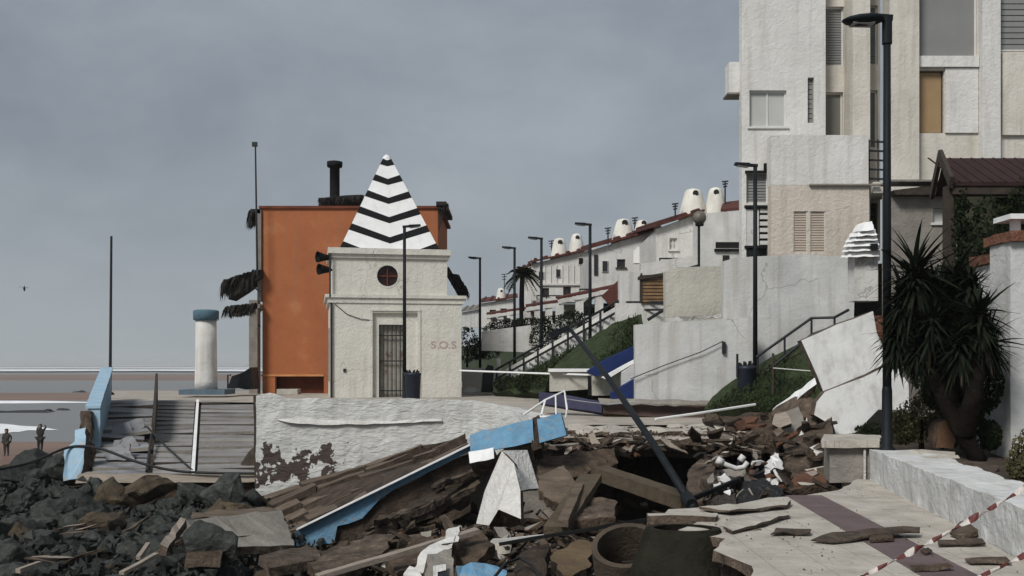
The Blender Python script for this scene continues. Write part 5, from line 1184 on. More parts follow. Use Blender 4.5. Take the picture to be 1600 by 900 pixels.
# garden pillars
wall('garden_pillar', 'near white garden pillar at the right picture edge', [P(1580,728,14.0), P(1578,378,14.0), P(1680,378,14.0), P(1680,728,14.0)], .6, WHITE2, 21, .4, .01, 'pillar')
wall('garden_pillar', 'second white garden pillar behind the yucca', [P(1553,705,15.4), P(1553,412,15.4), P(1580,412,15.4), P(1580,705,15.4)], .6, WHITE2, 22, .4, .01, 'pillar')
o = MB().box(X(1550,15.4)-.03, X(1582,15.4), 15.3, 16.1, Z(411,15.4), Z(396,15.4)).build('pillar_cap', BRICK); rough(o, .1, .02, 5, 2); tag(o, 'brown tiled cap on the second garden pillar', 'pillar cap')
o = MB().box(X(1574,14)-.0, X(1690,14), 13.9, 14.7, Z(377,14), Z(362,14)).build('pillar_cap', BRICK); rough(o, .1, .02, 5, 3); tag(o, 'brown tiled cap on the near garden pillar', 'pillar cap')
t_ = thing('white_shelf', 'white bracketed shelf on top of the near garden pillar', 'shelf', P(1590,362,14.2)); MB().box(X(1568,14.2), X(1690,14.2), 14.0, 14.5, Z(345,14.2), Z(337,14.2)).build('top', PWHITE, t_); MB().box(X(1583,14.2), X(1592,14.2), 14.15, 14.3, Z(362,14.2), Z(345,14.2)).build('bracket', PWHITE, t_)
o = MB().prism([P(1515,470,19.5), P(1528,445,19.5), P(1566,445,19.5), P(1566,480,19.5)], (0,.3,0)).build('garden_wall', WHITE2); tag(o, 'bit of white wall showing through the yucca', 'wall')
# maroon porch
po = thing('garden_porch', 'maroon roofed timber porch behind the yucca', 'porch', P(1540,560,19))
G0 = P(1490,284,18.6); RG = P(1474,247,20.0); G1 = P(1462,302,21.4)
xe = X(1760,19)
ro = MB().add([G0, (xe,G0.y,G0.z), (xe,RG.y,RG.z), RG, G1, (xe,G1.y,G1.z), *[Vector(p)+Vector((0,0,-.07)) for p in (G0,(xe,G0.y,G0.z),(xe,RG.y,RG.z),RG,G1,(xe,G1.y,G1.z))]],
   [(0,1,2,3),(3,2,5,4),(6,9,8,7),(9,10,11,8),(0,6,7,1),(0,3,9,6),(3,4,10,9),(1,7,8,2),(2,8,11,5),(4,5,11,10)]).build('roof', MAROON, po)
MB().beam(RG+Vector((-.06,0,.06)), G0+Vector((-.06,-.05,-.02)), .07, .22).build('barge_board', WOODD, ro); MB().beam(RG+Vector((-.06,0,.06)), G1+Vector((-.06,.05,-.02)), .07, .22).build('barge_board', WOODD, ro)
for i in range(16):
    xx = lerp(G0.x, xe, (i+.5)/16); MB().beam((xx,G0.y-.01,G0.z+.003), (xx,RG.y,RG.z+.003), .03, .016).build('seam', MAROON, ro)
MB().beam(G0+Vector((0,.1,-.14)), Vector((xe,G0.y+.1,G0.z-.14)), .14, .16).build('eaves_beam', WOODD, po)
for px, Y in ((1487,18.7),(1640,18.7),(1485,21.2)): MB().box(X(px,Y)-.09, X(px,Y)+.09, Y, Y+.18, .2, Z(290,Y)).build('post', WOODD, po)
MB().box(X(1500,22), xe, 22.0, 22.15, .2, Z(296,22)).build('back_wall', mat('dark_olive_wall', (.05,.05,.03), (.03,.03,.02), 2), po)
MB().box(X(1586,18.9), X(1650,18.9), 19.6, 19.7, Z(345,19), Z(300,19)).build('awning_panel', mat('olive_canvas', (.05,.065,.015), (.035,.045,.012), 2), po)
# low annexe between porch and block
an_ = thing('annexe', 'small grey annexe with dark eaves behind the near lamp', 'annexe', P(1430,400,25))
b = MB(); facade(b, X(1385,25), X(1482,25), .3, Z(303,25), 25, .3, [(X(1458,25),X(1478,25),Z(348,25),Z(325,25))]); b.build('wall', GREYC, an_)
window(an_, X(1458,25), X(1478,25), Z(348,25), Z(325,25), 25, PALEB, FRAMEW, 1, 1, .04)
MB().prism([P(1396,297,24.7), P(1486,286,24.7), P(1486,304,24.7), P(1400,304,24.7)], (0,.6,0)).build('eaves', WOODD, an_); MB().box(X(1382,24.9), X(1480,24.9), 24.6, 25.3, Z(287,24.9), Z(284,24.9)).build('roof', GREYC, an_)
# white tile ornament
orn = thing('tiled_chimney', 'small white tiled chimney ornament beside the near lamp', 'chimney', P(1350,460,23))
MB().box(X(1336,23), X(1372,23), 23, 23.5, Z(470,23), Z(392,23)).build('shaft', WHITE, orn)
for i, (a, c, y0, y1) in enumerate(((1327,1374,402,394),(1328,1376,393,386),(1330,1374,385,378),(1334,1372,377,370),(1338,1370,369,362),(1346,1366,361,350))):
    o = MB().prism([P(a,y0,22.8), P(c,y0-2,22.8), P(c-3,y1-4,23.0), P(a+5,y1,23.0)], (0,.6,.05)).build('tile_course', PWHITE, orn); rough(o, .12, .02, 6, i)
MB().box(X(1357,22.9), X(1368,22.9), 22.74, 22.82, Z(392,22.9), Z(382,22.9)).build('opening', DARKW, orn)
bp_ = thing('brick_pier', 'broken red brick pier behind the near lamp', 'pier', P(1365,560,22))
for r_ in range(17):
    for c_ in range(2):
        x_ = X(1357,22)+c_*.16+(.04 if r_%2 else 0); z_ = Z(585,22)+r_*.075
        if r_ > 14 and c_ == 0: continue
        o = MB().box(x_, x_+.15, 22, 22.2, z_, z_+.066).build('brick', BRICK, bp_)
MB().box(X(1357,22)+.02, X(1357,22)+.32, 22.02, 22.18, Z(585,22)-1.2, Z(585,22)+15*.075).build('mortar', GREYC, bp_)

# ================================================================== THE BROKEN EDGE: NAMED PIECES
# blue parapet blocks at the top of the slope
o = shard('blue_parapet_block', [P(734,680,19.3), P(755,672,19.3), P(832,655,19.0), P(834,690,18.8), P(775,702,19.0), P(735,712,19.1)], .45, [BLUE, BROKEN], None, .3, .015, (.1,1,-.1)); tag(o, 'long sky blue parapet block at the top of slope', 'parapet block')
o = shard('blue_parapet_block', [P(839,655,18.9), P(876,645,18.9), P(885,680,18.7), P(843,692,18.6)], .4, [BLUE, BLUE], None, .3, .012, (.1,1,-.1)); tag(o, 'short sky blue parapet block below the white railing', 'parapet block')
o = shard('brown_break', [P(830,655,19.1), P(842,648,19.1), P(850,680,18.9), P(846,700,18.7), P(833,704,18.7)], .4, [BROWN, BROWN], None, .1, .03); tag(o, 'brown broken core between the two blue blocks', 'rubble')
o = shard('white_block', [P(732,706,18.9), P(771,699,18.8), P(772,716,18.7), P(734,724,18.7)], .35, [PWHITE, BROKEN], None, .15, .012); tag(o, 'small white painted block under the long blue one', 'block')
wr = thing('white_railing', 'bent white railing above the short blue block', 'railing', P(860,650,19.2))
MB().tube([P(818,648,19.6), P(852,625,19.4), P(882,611,19.2), P(886,640,19.0), P(884,652,19.0)], .02, 6).build('top_rail', PWHITE, wr); MB().tube([P(846,648,19.2), P(852,625,19.4)], .02, 6).build('post', PWHITE, wr); MB().tube([P(836,652,19.3), P(878,650,19.0)], .02, 6).build('bottom_rail', PWHITE, wr)
MB().tube([P(869,650,19.1), P(868,617,19.25)], .016, 6).build('post', PWHITE, wr)
o = MB().tube([P(884,624,19.2), P(920,629,20), P(950,632,21.5), P(990,628,23.5)], .014, 6).build('rope', PWHITE); tag(o, 'pale slack rope running right from the white railing', 'rope')
o = MB().tube([P(1024,655,22.5), P(1090,646,23), P(1180,632,24)], .03, 6).build('white_pole', PWHITE); tag(o, 'pale thin pole lying along the brown kerb', 'pole')
# white corner piece: two thick leaves meeting on a ridge
wc = thing('white_corner_block', 'large white concrete corner block upended in the rubble', 'concrete block', P(790,815,14.4))
shard('left_leaf', [P(784,705,14.6), P(803,724,14.2), P(813,766,14.0), P(814,811,13.8), P(779,796,14.0), P(764,821,14.15), P(744,818,14.5), P(757,768,14.7)], .14, [WHITEC, BROKEN], wc, .3, .01, (.3,1,-.2))
shard('right_leaf', [P(784,704,14.6), P(824,703,15.0), P(842,763,14.7), P(813,767,14.0), P(803,724,14.2)], .14, [WHITEC, BROKEN], wc, .3, .01, (-.2,1,-.3))
shard('underside', [P(779,797,14.1), P(814,812,13.95), P(802,822,14.3), P(764,823,14.25)], .3, [BROWN, BROWN], wc, .15, .02)
# fallen lamp pole
fp_ = thing('fallen_lamp_post', 'dark lamp post leaning out of the collapsed hole', 'lamp post', P(1080,788,13.4))
MB().tube([P(1084,794,13.4), P(1020,692,15.4), P(950,590,18.4), P(889,512,22.0)], .06, 12, .042).build('pole', DARKM, fp_, True)
a = P(889,512,22.0); MB().beam(a, P(858,524,22.0), .16, .12, w2=.26, h2=.12).build('lamp_head', DARKM, fp_)
MB().tube([P(1081,789,13.4), P(1072,776,13.65)], .085, 12).build('collar', DARKM, fp_)
# concrete drain ring and pipe under the pavement
def ring(name, label, base, axis, L_, r0, r1, th, m, parent=None, n_=28):
    axis = Vector(axis).normalized(); q = axis.to_track_quat('Z','Y').to_matrix(); v = []; f = []
    prof = [(r0,0),(r1,L_),(r1-th,L_),(r0-th,0)]
    for r_, z_ in prof:
        for j in range(n_): a_ = 2*math.pi*j/n_; v.append(Vector(base)+q@Vector((r_*math.cos(a_), r_*math.sin(a_), z_)))
    for i in range(4):
        for j in range(n_): f.append((i*n_+j, i*n_+(j+1)%n_, ((i+1)%4)*n_+(j+1)%n_, ((i+1)%4)*n_+j))
    o = mesh(name, v, f, m, None, True); bm = bmesh.new(); bm.from_mesh(o.data); bmesh.ops.recalc_face_normals(bm, faces=bm.faces); bm.to_mesh(o.data); bm.free()
    md = o.modifiers.new('edge', 'EDGE_SPLIT'); md.split_angle = R(40)
    return tag(o, label, 'drain ring')
PIPE = mat('mossy_concrete', (.026,.025,.018), (.013,.012,.009), 3, spec=.05, bump=.6, bscale=14)
ring('drain_ring', 'tall tapering concrete manhole ring under the pavement edge', P(1068,960,9.9), (0.0,.05,1), Z(818,10.2)-Z(960,9.9), .66, .36, .08, PIPE)
ring('drain_ring', 'open round drain pipe lying half buried in the rubble', P(985,905,10.6), (-.12,-.40,.75), .45, .36, .36, .06, mat('brown_concrete_pipe', (.08,.06,.042), (.05,.038,.027), 3, bump=.6), None)
# pavement spur above the ring
o = shard('pavement_spur', [P(1012,806,10.6), P(1010,802,11.0), P(1122,801,11.1), P(1118,808,10.5)], .10, [PAVE, BROKEN], None, .2, .015, (0,0,-1)); tag(o, 'pale slab spur jutting over the manhole ring', 'slab')
for pts, m, th, lb in (
    ([P(1130,830,9.9), P(1140,818,10.2), P(1232,806,10.9), P(1233,812,10.7), P(1190,824,10.1), P(1145,838,9.7)], PAVE, .05, 'lifted pale slab at the pavement left edge'),
    ([P(1092,800,11.3), P(1180,792,11.6), P(1236,788,11.8), P(1230,797,11.4), P(1140,806,10.9)], PAVE, .05, 'pale slab flake along the hole edge'),
    ([P(1130,852,9.3), P(1175,842,9.6), P(1210,846,9.4), P(1200,852,9.2), P(1140,860,9.1)], PAVE, .06, 'small pale slab at the lower pavement edge'),
    ([P(1132,840,9.6), P(1195,826,10.1), P(1205,832,9.9), P(1140,848,9.5)], RUST, .09, 'strip of reddish brick under the lifted slab'),
    ([P(1140,866,8.9), P(1190,860,9.0), P(1215,866,8.8), P(1150,876,8.7)], BROKEN, .05, 'brown flake below the small pale slab'),
    ([P(1268,852,9.25), P(1300,840,9.45), P(1390,832,9.7), P(1438,832,9.65), P(1436,838,9.5), P(1380,842,9.4), P(1300,856,9.15)], BROKEN, .035, 'long brown board-like slab across the mauve strip'),
    ([P(1358,842,9.4), P(1395,838,9.5), P(1396,848,9.25), P(1360,852,9.2)], BROWN, .04, 'short brown chip on the mauve strip'),
    ([P(1212,836,9.85), P(1268,838,9.75), P(1266,844,9.6), P(1205,845,9.6)], BROKEN, .02, 'grey crumbled mortar line left of the long slab'),
    ([P(1484,836,9.6), P(1500,820,9.9), P(1520,815,10.0), P(1527,836,9.5), P(1500,842,9.4)], BROKEN, .06, 'brown tilted lump against the planter foot'),
    ([P(1465,850,9.2), P(1535,848,9.2), P(1540,855,9.05), P(1468,857,9.0)], BROKEN, .03, 'flat grey slat at the planter foot'),
    ([P(1508,880,8.35), P(1572,878,8.35), P(1580,886,8.2), P(1515,888,8.2)], BROKEN, .03, 'flat grey slat nearest the planter at lower right'),
    ([P(1438,868,8.75), P(1450,864,8.8), P(1457,869,8.65), P(1444,873,8.6)], BROWN, .02, 'tiny dark chip right of the mauve strip'),
    ([P(1420,896,8.0), P(1480,892,8.05), P(1490,898,7.95), P(1430,902,7.9)], BROWN, .03, 'dark chip at the bottom of the mauve strip'),
    ):
    o = shard('paving_flake', [p+Vector((0,0,0)) for p in pts], th*.6, [m, BROKEN], None, .12, .012, (0,0,-1))
    lo = min(v_.co.z for v_ in o.data.vertices)
    if lo < .012 and pts[0].x > 2.0: o.location.z = .012-lo
    tag(o, lb, 'paving fragment')
# barrier tape: twisted ribbon, red and white by turns
def tape(label, a, c, sag, n_, w_, seed):
    rnd = random.Random(seed); t_ = thing('barrier_tape', label, 'barrier tape', a, 'red and white barrier tapes'); a = Vector(a); c = Vector(c); d = (c-a).normalized()
    tw_ = rnd.uniform(0,6); seg = {}; prev = None
    for i in range(n_+1):
        q = i/n_; p = a.lerp(c,q)+Vector((0,0,-sag*4*q*(1-q))); tw_ += rnd.uniform(.0,.55); ww = w_*(.55+.45*abs(math.sin(tw_*.5)))
        u = Vector((0,0,1)); r_ = d.cross(u).normalized(); s = (u*math.cos(tw_)+r_*math.sin(tw_))*ww*.5; th = d.cross(s).normalized()*.006
        cur = (p-s, p+th, p+s, p-th)
        if prev:
            seg.setdefault((i-1)//3, MB()).add(list(prev)+list(cur), [(0,1,5,4),(1,2,6,5),(2,3,7,6),(3,0,4,7)])
        prev = cur
    for k_, b_ in seg.items(): b_.build('red_stripe' if k_ % 2 else 'white_stripe', TAPER if k_ % 2 else TAPEW, t_)
tape('long twisted red and white tape crossing the pavement', P(1300,922,7.5), P(1700,700,7.5), .05, 84, .058, 3)
tape('short red and white tape at the bottom right corner', P(1490,918,7.3), P(1720,800,7.3), .03, 48, .05, 9)
# planks, rods and cables in the rubble
def stick(name, label, cat, a, c, w_, h_, m): return tag(rough(MB().beam(a, c, w_, h_).build(name, m), .25, .008, 5, len(label)), label, cat)
stick('plank', 'long pale plank lying across the rubble foreground', 'plank', P(495,902,12.2), P(746,829,13.4), .13, .06, WOOD)
stick('plank', 'dark heavy timber propped in the middle of the hole', 'plank', P(936,738,18.2), P(1078,786,15.6), .32, .22, mat('brown_timber', (.10,.078,.05), (.055,.042,.028), 4, bump=.6, vary=.1))
stick('plank', 'splintered brown timber slanting below the dark hole', 'plank', P(868,830,14.0), P(924,746,16.4), .34, .12, MAT['brown_timber'])
stick('plank', 'second splintered timber beside the slanting one', 'plank', P(880,818,13.8), P(905,760,15.8), .14, .10, COURSE)
stick('white_pipe', 'thin white pipe lying left of black pole in rubble', 'pipe', P(770,846,12.8), P(850,838,12.9), .05, .05, PLASTIC)
stick('black_pole', 'black pole across the rubble under the timbers', 'pole', P(780,850,12.6), P(1010,812,12.8), .04, .04, BLACKP)
stick('black_bar', 'black bar leaning on the trash heap', 'bar', P(1075,782,13.6), P(1160,748,14.6), .06, .06, BLACKP)
stick('driftwood', 'pale driftwood stick among boulders at lower left', 'driftwood', P(28,892,14.0), P(62,880,14.4), .08, .06, WOOD)
stick('driftwood', 'pale splintered driftwood in front of the landing slabs', 'driftwood', P(190,896,14.0), P(245,866,14.8), .08, .05, WOOD)
stick('driftwood', 'short pale driftwood between boulders left of landing', 'driftwood', P(216,872,14.8), P(232,850,15.4), .06, .05, WOOD)
# blocks at the front
for pts, m, th, lb, nm, ct in (
    ([P(664,905,11.8), P(668,866,12.2), P(706,858,12.4), P(708,905,11.9)], GREYC, .4, 'brown hollow block standing at the rubble front', 'hollow_block', 'block'),
    ([P(712,884,11.8), P(745,879,12.0), P(775,884,12.0), P(792,892,11.9), P(788,910,11.6), P(716,905,11.7)], BLUE, .15, 'torn sky blue plaster piece at the bottom edge', 'blue_fragment', 'fragment'),
    ([P(645,892,12.3), P(658,862,12.6), P(680,848,12.9), P(700,840,13.0), P(712,836,13.1), P(706,856,12.7), P(676,872,12.4), P(660,896,12.2)], WHITEC, .12, 'crumbled white plaster strip across the long plank', 'plaster_fragment', 'fragment'),
    ([P(690,850,12.8), P(700,826,13.4), P(720,822,13.5), P(716,846,12.9)], WHITEC, .1, 'white plaster crumb above the long plank', 'plaster_fragment', 'fragment'),
    ([P(630,900,12.0), P(640,884,12.3), P(652,888,12.2), P(660,902,12.0)], WHITEC, .1, 'white plaster crumb at the bottom edge of rubble', 'plaster_fragment', 'fragment'),
    ([P(1195,728,15.6), P(1212,708,15.9), P(1222,720,15.8), P(1226,745,15.3), P(1206,768,14.8), P(1200,750,15.2)], PLASTIC, .04, 'crumpled white sheet in the trash heap', 'plastic_sheet', 'sheet'),
    ([P(1184,752,15.2), P(1200,735,15.6), P(1208,730,15.6), P(1202,752,15.1)], PLASTIC, .03, 'torn pale plastic strip beside the crumpled sheet', 'plastic_sheet', 'sheet'),
    ([P(1206,712,15.8), P(1216,708,15.9), P(1224,735,15.5), P(1214,728,15.5)], PWHITE, .03, 'bright white strip on top of the trash heap', 'plastic_sheet', 'sheet'),
    ([P(1120,745,14.9), P(1132,738,15.0), P(1142,752,14.7), P(1138,757,14.6), P(1126,752,14.7)], PLASTIC, .08, 'pinkish white lump in the trash heap', 'plastic_lump', 'lump'),
    ([P(1115,757,14.4), P(1128,752,14.5), P(1130,760,14.3), P(1117,762,14.3)], PLASTIC, .06, 'small pale lump beside the black bar', 'plastic_lump', 'lump'),
    ([P(1130,768,14.2), P(1145,764,14.3), P(1142,770,14.1)], PWHITE, .03, 'small bright white scrap above the pavement edge', 'scrap', 'scrap'),
    ([P(1150,785,13.8), P(1160,752,14.6), P(1190,748,14.7), P(1215,760,14.5), P(1226,780,14.0), P(1180,790,13.6)], RUBBER, .25, 'black crumpled tarpaulin in the trash heap', 'tarpaulin', 'tarpaulin'),
    ([P(1098,785,13.9), P(1120,768,14.2), P(1150,770,14.2), P(1148,790,13.7)], CLOTHB, .2, 'dark cloth bundle left of the black tarpaulin', 'cloth_bundle', 'bundle'),
    ):
    o = shard(nm, pts, th, [m, BROKEN if m not in (RUBBER, PLASTIC, PWHITE, CLOTHB) else m], None, .10, .02)
    if m in (RUBBER, CLOTHB, PLASTIC): rough(o, .05, .05 if m is not PLASTIC else .025, 6, len(lb))
    tag(o, lb, ct)
MB().prism([P(677,905,11.7), P(677,884,11.9), P(697,881,12.0), P(697,890,11.9), P(684,893,11.85), P(684,905,11.7)], (0,-.03,0)).build('frame', WHITEC, bpy.data.objects['hollow_block'])
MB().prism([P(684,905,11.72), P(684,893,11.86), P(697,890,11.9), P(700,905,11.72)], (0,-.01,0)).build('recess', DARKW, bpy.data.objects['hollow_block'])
el = thing('pipe_elbow', 'white plastic pipe elbow in the trash heap', 'pipe', P(1150,735,15.2))
MB().tube([P(1124,720,15.2), P(1134,726,15.2), P(1150,732,15.2), P(1162,730,15.2), P(1168,722,15.2)], .038, 10).build('pipe', PLASTIC, el, True); MB().tube([P(1120,718,15.2), P(1129,723,15.2)], .058, 10).build('socket', PLASTIC, el, True)
MB().tube([P(1156,720,15.3), P(1162,712,15.3)], .05, 8).build('stub', PLASTIC, el, True)

# ================================================================== LOOSE RUBBLE
rnd = random.Random(21); random.seed(77)
def free(px, py):
    if 440 < px < 620 and 770 < py < 900: return False
    if 748 < px < 842 and 700 < py < 820: return False
    return True
def place_rubble(n_, xr, yr, size, mats, label, group, seed, up=0.0, asp_=(.45,1.0), nm_='rubble_piece', ths=(.12,.2,.3,.5), tilt=.75):
    r_ = random.Random(seed); made = 0; tries = 0
    while made < n_ and tries < n_*8:
        tries += 1
        x = r_.uniform(*xr); y = r_.uniform(*yr); g = ground_h(x, y)
        px = 800+x/y*F; py = HOR+(EYE-g)/y*F
        if py > 930 or not free(px, py): continue
        s = r_.uniform(*size); k_ = r_.choice((4,4,5,5,6,7)); pts = []
        asp = r_.uniform(*asp_)
        for i in range(k_):
            a_ = 2*math.pi*(i+r_.uniform(-.3,.3))/k_; pts.append(Vector((math.cos(a_)*s*r_.uniform(.7,1.1), math.sin(a_)*s*asp*r_.uniform(.7,1.1), 0)))
        th = s*r_.choice(ths); e = Euler((r_.uniform(-tilt,tilt), r_.uniform(-.6,.6), r_.uniform(0,6.3)))
        M_ = Matrix.Translation((x, y, g+up+s*.22)) @ e.to_matrix().to_4x4()
        m1, m2 = r_.choice(mats)
        o = shard(nm_, [M_@p for p in pts], th, [m1, m2], None, s*.45, s*.06, M_.to_3x3()@Vector((0,0,-1)))
        rough(o, max(.07, s*.3), s*.05, 5, made); tag(o, label, 'rubble', group); made += 1
brn = [(BROWN,BROWN),(BROWN,BROKEN),(BROKEN,BROWN),(COURSE,BROWN),(BROWN,BROWN),(BROKEN,BROKEN)]
place_rubble(70, (-3.4,1.0), (12.0,15.5), (.10,.34), brn, 'brown broken slab in the rubble heap right of blue side wall', 'brown slabs of the rubble heap', 31)
place_rubble(80, (-2.6,1.6), (14.5,19.0), (.14,.42), brn, 'dark brown slab deep in the washed-out hole', 'brown slabs in the hole', 32)
place_rubble(34, (.8,5.4), (17.5,20.8), (.2,.55), brn, 'brown rubble slab in the shade under the promenade edge', 'rubble under the promenade edge', 33)
place_rubble(40, (1.0,3.2), (12.6,17.0), (.12,.42), brn+[(GREYC,BROKEN)], 'brown rubble piece behind the broken pavement', 'rubble behind the pavement', 34)
place_rubble(60, (-3.4,1.2), (11.6,16.5), (.06,.17), [(WHITEC,BROKEN),(GREYC,BROKEN),(PAVE,BROKEN),(BROKEN,BROKEN)], 'small pale chip scattered in the rubble foreground', 'pale chips in the rubble', 35, .12)
place_rubble(24, (-.2,1.5), (9.6,12.2), (.12,.36), brn+[(RUST,RUST)], 'brown chunk around the buried drain pipe', 'chunks around the drain pipe', 36, .0)
spl = [(WOOD,WOODD),(COURSE,EARTH),(BROKEN,EARTH),(GREYC,BROWN),(BROWN,EARTH),(PAVE,BROWN),(MAT['brown_timber'],EARTH)]
place_rubble(110, (-3.4,1.4), (11.8,16.0), (.12,.5), spl, 'x', 'splintered strips in the rubble', 41, .16, (.10,.26), 'broken_strip', (.08,.12), .5)
place_rubble(90, (-2.6,2.2), (15.0,20.0), (.15,.65), spl, 'x', 'splintered strips in the rubble', 42, .2, (.10,.26), 'broken_strip', (.08,.12), .6)
place_rubble(50, (1.0,5.2), (16.5,20.6), (.15,.7), spl, 'x', 'splintered strips in the rubble', 43, .35, (.12,.3), 'broken_strip', (.08,.12), .6)
place_rubble(16, (-9.5,-3.5), (13.0,18.0), (.2,.45), [(WOOD,WOODD),(COURSE,EARTH)], 'x', 'splintered strips on the boulders', 44, .45, (.08,.2), 'broken_strip', (.08,.12), .3)
# larger shaped slabs read from the heap
for pts, m, lb in (
    ([P(480,880,14.2), P(570,838,15.6), P(620,832,15.4), P(600,862,14.2), P(510,898,13.2)], BROKEN, 'grey brown slab in front of the blue wall end'),
    ([P(600,870,13.6), P(660,838,14.6), P(690,845,14.2), P(690,870,13.4), P(620,895,12.6)], BROWN, 'brown wedge behind the long pale plank'),
    ([P(700,850,13.4), P(742,820,14.2), P(772,850,13.4), P(735,886,12.6)], BROWN, 'pointed brown slab right of the plank end'),
    ([P(838,745,17.4), P(880,728,17.8), P(905,760,17.0), P(880,790,16.2), P(850,775,16.6)], COURSE, 'tan slab right of the white corner block'),
    ([P(890,815,14.4), P(960,810,14.4), P(962,780,15.4), P(925,778,15.6)], BROKEN, 'dim square block under the slanting timbers'),
    ([P(840,715,19.4), P(960,700,20.2), P(965,725,19.6), P(890,745,18.8), P(845,748,18.6)], BROWN, 'brown slab hanging below the short blue block'),
    ([P(1070,772,15.0), P(1080,728,16.6), P(1110,712,17.2), P(1128,760,15.2), P(1110,785,14.4)], BROKEN, 'upright brown slab left of the trash heap'),
    ([P(860,868,12.2), P(905,842,12.8), P(935,850,12.4), P(915,890,11.6), P(880,905,11.2)], mat('ochre_soil', (.13,.09,.05), (.085,.058,.034), 3, bump=.7), 'ochre slab left of the buried drain pipe'),
    ([P(800,905,11.6), P(812,862,12.4), P(858,848,12.6), P(850,905,11.5)], BROWN, 'brown upright slab at bottom centre'),
    ([P(1125,900,9.0), P(1135,862,9.3), P(1158,880,8.9), P(1170,915,8.4)], BROWN, 'brown earth lump under the pavement corner'),
    ):
    o = shard('broken_slab', pts, .16, [m, BROWN], None, .16, .03); rough(o, .10, .028, 4, 2); tag(o, lb, 'slab')

r_ = random.Random(8); random.seed(8)
for i in range(34):
    px, py = r_.uniform(500,735), 0; q = (px-500)/235; py = lerp(868,762,q)+r_.uniform(-34,34); Yc = lerp(15.2,18.6,q)+(862-py-0)/90*.2
    Ln = r_.uniform(40,125); th_ = math.atan2(-r_.uniform(.12,.62), 1); dx_, dy_ = math.cos(th_)*Ln/2, math.sin(th_)*Ln/2; wd = r_.uniform(5,15)
    sk = r_.uniform(-.5,.5)
    def low(p_):
        T_ = ((440,866),(465,862),(525,856),(568,824),(600,790),(735,708),(900,640))
        for (a_, b_), (c_, d_) in zip(T_, T_[1:]):
            if a_ <= p_ <= c_: return lerp(b_, d_, (p_-a_)/(c_-a_))
        return 640
    py += max(0, low(px+dx_)-(py+dy_-wd), low(px-dx_)-(py-dy_-wd), low(px)-(py-wd))
    pts = [P(px-dx_,py-dy_,Yc-.5), P(px+dx_,py+dy_,Yc+.5), P(px+dx_-wd*sk,py+dy_-wd,Yc+1.0), P(px-dx_*.7,py-dy_-wd*r_.uniform(.6,1.2),Yc+.1)]
    m = r_.choice((BROWN,BROWN,COURSE,BROKEN,MAT['brown_timber'],RUST if i % 3 == 0 else BROWN))
    o = shard('layered_slab', pts, r_.uniform(.05,.13), [m, EARTH], None, .18, .03); rough(o, .1, .02, 5, i)
    tag(o, 'x', 'rubble', 'layered slabs below the blue side wall')
def ground_hit(px, py):
    Y_ = 9.5
    while Y_ < 24:
        if Z(py, Y_) <= ground_h(X(px, Y_), Y_): return Y_
        Y_ += .15
    return None
SH = [(GREYC,BROWN),(PAVE,BROKEN),(COURSE,EARTH),(BROKEN,EARTH),(BROWN,EARTH),(WOOD,WOODD),(BROKEN,BROWN),(RUST,RUST),(MAT['brown_timber'],EARTH)]
def shards_at(n_, pxr, pyr, yf, size, lift, grp, seed, tilt=.7, asp_=(.25,.8)):
    q_ = random.Random(seed); k_ = 0; tr = 0
    while k_ < n_ and tr < n_*10:
        tr += 1; px, py = q_.uniform(*pxr), q_.uniform(*pyr); Yc = yf(px, py)
        if Yc is None or not free(px, py): continue
        if 440 < px < 745 and py < 866-(px-465)*.585+18: continue
        s_ = q_.uniform(*size); c = P(px, py, Yc)+Vector((0,-.1,lift+s_*.15)); e = Euler((q_.uniform(-.2,tilt+.3), q_.uniform(-.6,.6), q_.uniform(0,6.3))).to_matrix(); asp = q_.uniform(*asp_); kk = q_.choice((4,5,5,6))
        pts = [c+e@Vector((math.cos(a_)*s_*q_.uniform(.65,1.1), math.sin(a_)*s_*asp*q_.uniform(.7,1.1), 0)) for a_ in [(i_+q_.uniform(-.25,.25))*6.283/kk for i_ in range(kk)]]
        m1, m2 = q_.choice(SH); o = shard('paving_shard', pts, q_.uniform(.03,.07), [m1, m2], None, s_*.4, s_*.05); rough(o, max(.06,s_*.3), s_*.03, 5, k_)
        tag(o, 'x', 'rubble', grp); k_ += 1
shards_at(150, (500,1010), (790,898), ground_hit, (.07,.28), .34, 'thin paving shards over the rubble', 51)
shards_at(40, (840,1075), (705,800), ground_hit, (.12,.40), .45, 'thin paving shards over the rubble', 52)
shards_at(60, (1105,1296), (650,772), lambda px, py: lerp(20.6,15.2,(py-650)/122)-.5, (.10,.36), 0, 'thin paving shards beside the concrete box', 53)
shards_at(30, (850,1200), (688,706), lambda px, py: 20.9, (.15,.45), 0, 'thin paving shards under the promenade edge', 54, .3, (.3,.6))
for i in range(44):   # scraps in the trash heap
    px, py = r_.uniform(1092,1236), r_.uniform(712,786); Yc = 13.9+(786-py)/75*2.0; c = P(px,py,Yc); s_ = r_.uniform(.05,.2)
    e = Euler((r_.uniform(-1.2,1.2), r_.uniform(-1.2,1.2), r_.uniform(0,6.3))).to_matrix(); asp = r_.uniform(.15,.8)
    pts = [c+e@Vector((math.cos(a_)*s_*r_.uniform(.6,1.1), math.sin(a_)*s_*asp, 0)) for a_ in (0,1.4,2.6,3.9,5.2)]
    m = r_.choice((RUBBER,RUBBER,BROWN,BROWN,CLOTHB,WOODD,PLASTIC,WOOD,BROKEN,BROKEN,GREYC))
    o = shard('trash_scrap', pts, .03, [m, m], None, .08, .015); tag(o, 'x', 'scrap', 'scraps in the trash heap')
